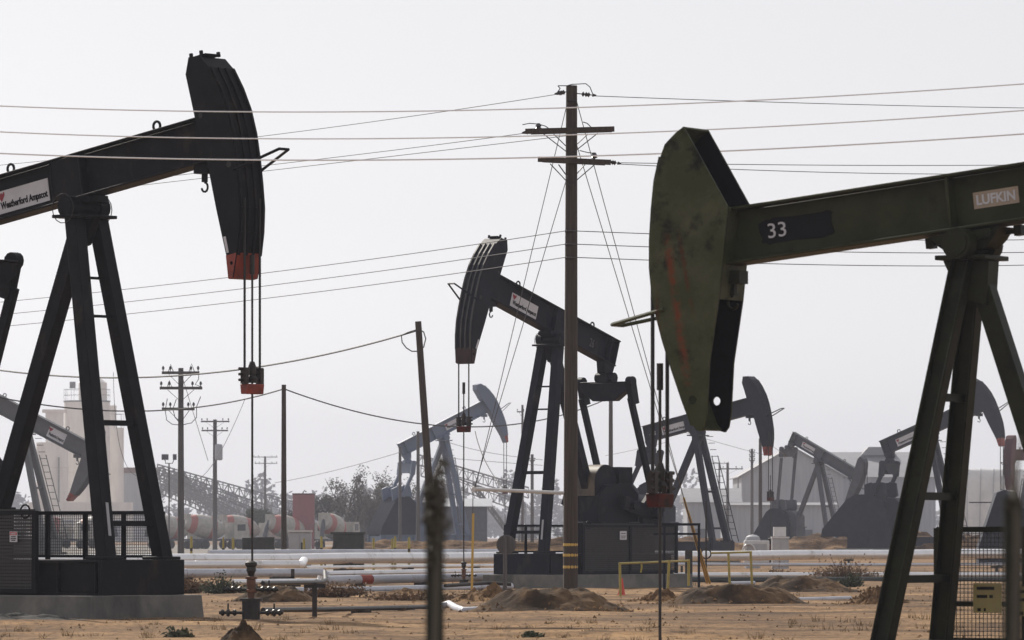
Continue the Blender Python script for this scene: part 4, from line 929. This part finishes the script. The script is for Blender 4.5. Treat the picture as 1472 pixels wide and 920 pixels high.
# ------------------------------------------------------------------ buildings at right
def gable(label, px0, px1, py_eave, py_ridge, dd, dep, wm='cladding', rm='roofing', over=.6, along=False, doors=(), nm='warehouse'):
    a, b = (px0 - 736) / F * dd, (px1 - 736) / F * dd; w = (b - a) / 2; he = CH + (HY - py_eave) / F * dd; hr = CH + (HY - py_ridge) / F * dd
    o = empty(nm, ((a + b) / 2, dd, 0), label=label, cat='building', group='buildings behind the field')
    if not along:
        MB().prism([(-w, -.2), (w, -.2), (w, he), (0, hr), (-w, he)], 0, dep).build('wall', M[wm], o)
        k = math.hypot(w, hr - he)
        for s_ in (-1, 1):
            ex = s_ * (w + over); ez = he - (hr - he) / w * over
            MB().prism([(0, hr + .02), (ex, ez + .02), (ex, ez + .2), (0, hr + .22)], -over, dep + over).build('roof_panel', M[rm], o)
        for k in range(1, 9): MB().box(-w + k * 2 * w / 9 - .06, -w + k * 2 * w / 9 + .06, -.06, .004, 0, he).build('wall_rib', M[wm], o)
    else:
        MB().box(-w, w, 0, dep, -.2, he).build('wall', M[wm], o)
        rf = MB(); rf.add([(-w - over, -over, he), (w + over, -over, he), (w + over, dep + over, he), (-w - over, dep + over, he), (-w - over, dep / 2, hr), (w + over, dep / 2, hr)], [(0, 1, 5, 4), (2, 3, 4, 5), (0, 4, 3), (1, 2, 5), (3, 2, 1, 0)]); rf.build('roof', M[rm], o)
        for k in range(1, 12): MB().box(-w + k * 2 * w / 12 - .06, -w + k * 2 * w / 12 + .06, -.06, .004, 0, he).build('wall_rib', M[wm], o)
    for x0, x1, z in doors: MB().box(w * x0, w * x1, -.08, .003, 0, z).build('door', M['dim'], o)
    return o, w, he, hr
wo, w_, he_, hr_ = gable('grey gabled warehouse behind the small pumpjack', 1066, 1212, 684, 643, 1000, 40, doors=((-.5, -.1, 4.2), (.3, .7, 4.2)))
MB().tube((-w_ - .6, .3, 0), (-w_ - .6, .3, he_ - .3), .12, n=8).build('eave_post', M['truss'], wo)
MB().box(-w_ - .05, w_ + .05, -.14, -.07, he_ * .42, he_ * .45).build('girt', M['roofing'], wo)
go, w_, he_, hr_ = gable('long metal-roofed shed adjoining the gabled warehouse on the right', 1196, 1345, 686, 648, 1040, 32, along=True, doors=((-.6, -.4, 4),))
MB().prism([(-3.4, hr_ - .6), (-2, hr_ + .9), (1.6, hr_ + .9), (3.2, hr_ - .6)], 12, 20).build('roof_vent', M['roofing'], go)
gable('low grey building left of the warehouse, half behind the slate pumpjack', 988, 1062, 722, 701, 900, 22, along=True, doors=((-.7, -.3, 2.6),), nm='low_building')
gable('long low wall of sheds in front of the warehouse', 1040, 1200, 726, 722, 860, 12, along=True, doors=((-.2, .1, 2.4), (.4, .6, 2.4)), nm='low_shed')
gable('dark low barn behind the bare tree and hazy pumpjack', 508, 622, 722, 717, 700, 14, 'dim', 'dim', along=True, nm='barn')
gable('dim barn behind the legs of the hazy pumpjack', 622, 700, 728, 716, 690, 14, 'dim', 'cladding', along=True, nm='barn')
o = empty('tarp_shed', G(1436, 800), label='white fabric-covered shed right of the green pumpjack legs', cat='shed')
w_, h_ = 56 / F * 800, CH + (HY - 674) / F * 800
mb = MB(); vs_, fs = [], []; K, Q = 40, 10
for i in range(K + 1):
    for j in range(Q + 1):
        u, v = i / K, j / Q; x_ = (u * 2 - 1) * w_; sag = .14 * math.sin((u * 9 + v * 1.4) * math.pi)
        vs_.append((x_ + v * .4, -math.cos(v * math.pi / 2) * .8 * 3 + 2.4 + sag, math.sin(v * math.pi / 2) ** .8 * h_ + .05 * sag))
for i in range(K):
    for j in range(Q): a = i * (Q + 1) + j; fs.append((a, a + Q + 1, a + Q + 2, a + 1))
mb.add(vs_, fs); mb.build('cover', M['tarp'], o)
MB().box(-w_, w_, 2.4, 8, 0, h_ - .1).build('frame_body', M['tarp'], o)
for k in range(6): x_ = -w_ + (k + .5) * w_ / 3; MB().path([(x_ + v * .4, -math.cos(v * math.pi / 2) * 2.42 + 2.36, math.sin(v * math.pi / 2) ** .8 * h_ + .03) for v in [q / 10 for q in range(11)]], .07, 5).build('hoop', M['cabinet'], o)
o = empty('machine_housing', G(1455, 300), label='dark sloped machine housing at the right edge below the maroon head', cat='machine')
k = 300 / F
MB().prism([(-48 * k, 0), (-48 * k, .9), (-22 * k, CH + 62 * k), (-12 * k, CH + 66 * k), (6 * k, CH + 62 * k), (12 * k, CH + 40 * k), (30 * k, CH + 36 * k), (30 * k, 0)], 0, 1.6).build('housing', M['slate'], o)
MB().box(-62 * k, -30 * k, -.1, 0, CH + 47 * k, CH + 48.5 * k).build('side_bar', M['slate'], o)

# ------------------------------------------------------------------ vegetation
def branch(mb, tips, p, d_, L, r, depth, rnd):
    pts = [p]; 
    for k in range(3):
        d_ = (d_ + Vector((rnd.uniform(-.2, .2), rnd.uniform(-.2, .2), rnd.uniform(-.08, .16)))).normalized(); pts.append(pts[-1] + d_ * L / 3)
    mb.path(pts, [r, r * .85, r * .72, r * .6], 5)
    if depth == 0: tips.append(pts[-1]); tips.append(pts[-2]); return
    for k in range(3 if depth > 1 else 4):
        dd_ = (d_ + Vector((rnd.uniform(-.9, .9), rnd.uniform(-.9, .9), rnd.uniform(-.25, .55)))).normalized()
        branch(mb, tips, pts[-1 - (k % 2)], dd_, L * rnd.uniform(.55, .8), r * .55, depth - 1, rnd)
def tree(label, px, dd, py_top, seed, leaf, lm='leafdark', spread=.36, dep=3):
    rnd = random.Random(seed); h = CH + (HY - py_top) / F * dd; o = empty('tree', G(px, dd), label=label, cat='tree', group='trees')
    mb, tips = MB(), []
    for k in range(3): branch(mb, tips, Vector((rnd.uniform(-.3, .3), rnd.uniform(-.3, .3), 0)), Vector((rnd.uniform(-spread, spread), rnd.uniform(-.3, .3), 1)), h * .42, h * .022, dep, rnd)
    mz = max(p.z for p in tips); f_ = h / mz
    mb.v = [Vector((p.x * f_, p.y * f_, p.z * f_)) for p in mb.v]
    mb.build('trunk', M['bark'], o)
    lb = MB()
    for p in tips:
        if rnd.random() < leaf[2]: leaves(lb, p * f_, leaf[0] * 1.5, leaf[1], leaf[3] * 1.5, 1, rnd)
    lb.build('crown', M[lm], o, smooth=False)
tree('sparse bare-branched tree left of the hazy pumpjack', 497, 650, 674, 11, (.42, 12, .6, .10), spread=.8)
tree('second sparse tree close to the hazy pumpjack tail', 545, 660, 688, 12, (.42, 14, .65, .10), spread=.6)
tree('low dense tree left of the sparse tree, behind the maroon tank', 462, 670, 712, 13, (.5, 18, .8, .11), spread=.6)
tree('green tree behind the hanging rod and the conveyor', 378, 760, 738, 14, (.55, 40, 1, .12), 'leafgreen', spread=.6)
tree('dusty tree behind the grey cabinet', 516, 665, 722, 15, (.6, 20, .85, .12), spread=.7)
def shrub(label, px, dd, w, h, k, lm, seed, sz=.05, group='scrub bushes'):
    rnd = random.Random(seed); o = empty('shrub', G(px, dd), label=label, cat='shrub', group=group); mb = MB()
    for q in range(k):
        a = rnd.uniform(0, 6.28); rr = rnd.random() ** .6
        lob = .45 + .75 * abs(noise.noise(Vector((math.cos(a) * 1.7 + seed, math.sin(a) * 1.7, rr * 2.2)))) * 1.6
        tip = Vector((math.cos(a) * rr * w / 2 * rnd.uniform(.8, 1.35), math.sin(a) * rr * w / 3, h * (1 - .5 * rr * rr) * rnd.uniform(.45, 1.0) * lob * (1.5 if rnd.random() < .05 else 1)))
        base = Vector((tip.x * .35, tip.y * .35, 0)); n_ = Vector((rnd.uniform(-1, 1), rnd.uniform(-1, 1), .2)).normalized() * .008
        mid = base.lerp(tip, .55) + Vector((0, 0, h * .08))
        mb.add([base - n_, base + n_, mid + n_, mid - n_, tip], [(0, 1, 2, 3), (3, 2, 4)])
        for _ in range(3): leaves(mb, base.lerp(tip, rnd.uniform(.45, 1)), .05, 1, sz, 1, rnd)
    mb.build('foliage', M[lm], o, smooth=False)
for i, (lb, px, dd, w, h, k, lm) in enumerate((
    ('grey-green bush right of the black pumpjack skid', 320, 145, 1.3, .6, 300, 'leafgreen'), ('brown dry bush touching the black pumpjack skid', 272, 147, 1.3, .7, 260, 'leafdry'),
    ('low green bush behind the left wellhead', 385, 140, 1.1, .38, 380, 'leafgreen'), ('rusty dry brush under the silver pipe at the rail stand', 480, 138, 2.0, .5, 330, 'leafdry'),
    ('dry brown bush leaning on the silver pipeline at right', 1215, 185, 2.4, .95, 360, 'leafdry'), ('small dark green bush under the bright pipe at right', 1222, 165, .8, .5, 240, 'leafgreen'),
    ('dry brush before the silver pipeline right of the yellow rail', 1120, 190, 1.6, .5, 420, 'leafdry'), ('tiny green sprig at the bottom edge left', 258, 84, .5, .16, 50, 'leafgreen'),
    ('tiny green sprig at the bottom edge centre', 765, 83, .28, .1, 80, 'leafgreen'), ('dry brush behind the silver pipeline near the guard mesh', 1330, 190, 1.5, .4, 300, 'leafdry'),
    ('dry yellow weeds in front of the low black pipe', 600, 132, 2.4, .28, 200, 'leafdry'))):
    shrub(lb, px, dd, w, h, k, lm, 40 + i)
# scattered clods and stones over the near dirt
cl = MB(); rc = random.Random(9)
for _ in range(1500):
    dd = rc.uniform(78, 175); px = rc.uniform(-40, 1510); c = G(px, dd); c.z = gz(c.x, c.y); r = rc.uniform(.012, .045) * (1.8 if rc.random() < .05 else 1)
    pts = [Vector((rc.uniform(.6, 1) * math.cos(t), rc.uniform(.6, 1) * math.sin(t), 0)) * r + c for t in (0, 1.26, 2.5, 3.8, 5)]
    cl.add(pts + [c + Vector((0, 0, r * rc.uniform(.5, 1)))], [(i, (i + 1) % 5, 5) for i in range(5)])
for mx_, md_, mw_, mdp_, mh_ in ((790, 113, 3.6, 2.6, .4), (1057, 125, 3.6, 2.4, .34), (1150, 152, 3.6, 2.6, .36), (700, 130, 1.9, 1.6, .3), (1262, 124, 1.5, 1.3, .4), (952, 128, 1.5, 1.2, .2), (395, 128, 2.2, 1.6, .3)):
    for _ in range(170):
        u, v = rc.gauss(0, .5), rc.gauss(0, .5); k = max(0, 1 - math.hypot(u, v)); c = G(mx_, md_) + Vector((u * mw_ / 2 * 1.1, v * mdp_ / 2 * 1.1, 0)); c.z = mh_ * k * .9
        r = rc.uniform(.02, .07)
        pts = [Vector((rc.uniform(.6, 1) * math.cos(t), rc.uniform(.6, 1) * math.sin(t), rc.uniform(-.3, .1))) * r + c for t in (0, 1.26, 2.5, 3.8, 5)]
        cl.add(pts + [c + Vector((0, 0, r * rc.uniform(.5, 1)))], [(i, (i + 1) % 5, 5) for i in range(5)])
cl.build('dirt_clods', M['dirt'], kind='stuff', label='loose clods scattered over the dirt', cat='clods', smooth=False)

dg_ = MB(); rg = random.Random(21)
for _ in range(420):
    dd = rg.choice((rg.uniform(80, 104), rg.uniform(104, 180))); px = rg.uniform(-40, 1510)
    if noise.noise(Vector((px * .006, dd * .09, 2))) < -.02: continue
    c = G(px, dd); c.z = gz(c.x, c.y) - .01; hh_ = rg.uniform(.04, .17)
    for q in range(rg.randint(7, 16)):
        b0 = c + Vector((rg.gauss(0, .06), rg.gauss(0, .06), 0)); t0 = b0 + Vector((rg.gauss(0, .05), rg.gauss(0, .05), hh_ * rg.uniform(.5, 1.1))); w0 = Vector((rg.uniform(.004, .009), 0, 0))
        dg_.add([b0 - w0, b0 + w0, t0], [(0, 1, 2)])
dg_.build('dry_grass', M['straw'], kind='stuff', label='thin dry grass tufts scattered over the dirt', cat='grass', smooth=False)
yd = MB(); ya = [(-60, 232), (640, 232), (640, 900), (-60, 900)]
yd.add([G(px_, d_, .03) for px_, d_ in ya], [(0, 1, 2, 3)]); yd.build('gravel_yard', M['yard'], kind='structure')

# ------------------------------------------------------------------ yellow notices on the green pumpjack's guard
jg = [o for o in COL.objects if o.get('label', '').startswith('green rust')][0]
for k, (xc, zc_) in enumerate(((.24, .70), (-.36, .66))):
    fy = -1.0 + .05; 
    b = MB().box(xc - .2, xc + .2, fy - .004, fy + .004, zc_ - .19, zc_ + .19).build('notice_board', M['ysign'], jg)
    q = MB()
    for z_, x0, x1 in ((.125, -.15, .1), (.02, -.15, .0), (.02, .03, .08), (-.15, -.14, -.09), (-.15, -.05, -.02)): q.box(xc - x1, xc - x0, fy + .004, fy + .006, zc_ + z_ - .02, zc_ + z_ + .02)
    q.build('print_lines', M['inkshade'], b, kind='stuff')

# ------------------------------------------------------------------ fence posts close to the camera (out of focus)
def tpost(label, px, py_top, dd, w, seed, foliage=None):
    h = CH + (HY - py_top) / F * dd; o = empty('fence_post', G(px, dd), 0, 1, label, 'post', 'blurred fence posts')
    MB().box(-w / 2, w / 2, -.004, .004, -.3, h).box(-.004, .004, .004, .045, -.3, h).build('post', M['tpost'], o)
    rr = random.Random(seed); mb = MB()
    for z in [h - .1 - .06 * i for i in range(int(h / .06))]: mb.box(-.008, .008, -.014, -.004, z, z + .03)
    mb.build('studs', M['tpost'], o, kind='stuff')
    if foliage:
        mb = MB()
        for c0, r, k in foliage: leaves(mb, Vector(c0), r, k, .014, 1.6, rr)
        mb.path([(0, -.02, h - .5), (.01, -.02, h - .1), (.004, -.02, h + .05), (.02, -.02, h + .16)], [.012, .012, .008, .003], 5)
        mb.build('vine', M['leafdark'], o, smooth=False)
hh = CH + (HY - 712) / F * 18
tpost('blurred dark fence post with a dead vine near the camera, centre', 625, 712, 18, .058, 1, [((.0, -.02, hh - .0), .042, 150), ((.006, -.02, hh - .08), .046, 150), ((.0, -.02, hh - .18), .034, 60), ((.026, -.02, hh + .09), .018, 26), ((.012, -.02, hh + .05), .02, 24)])
tpost('blurred dark fence post near the camera at the right edge', 1456, 715, 15, .052, 2, [((0, -.02, CH + (HY - 722) / F * 15), .022, 30)])
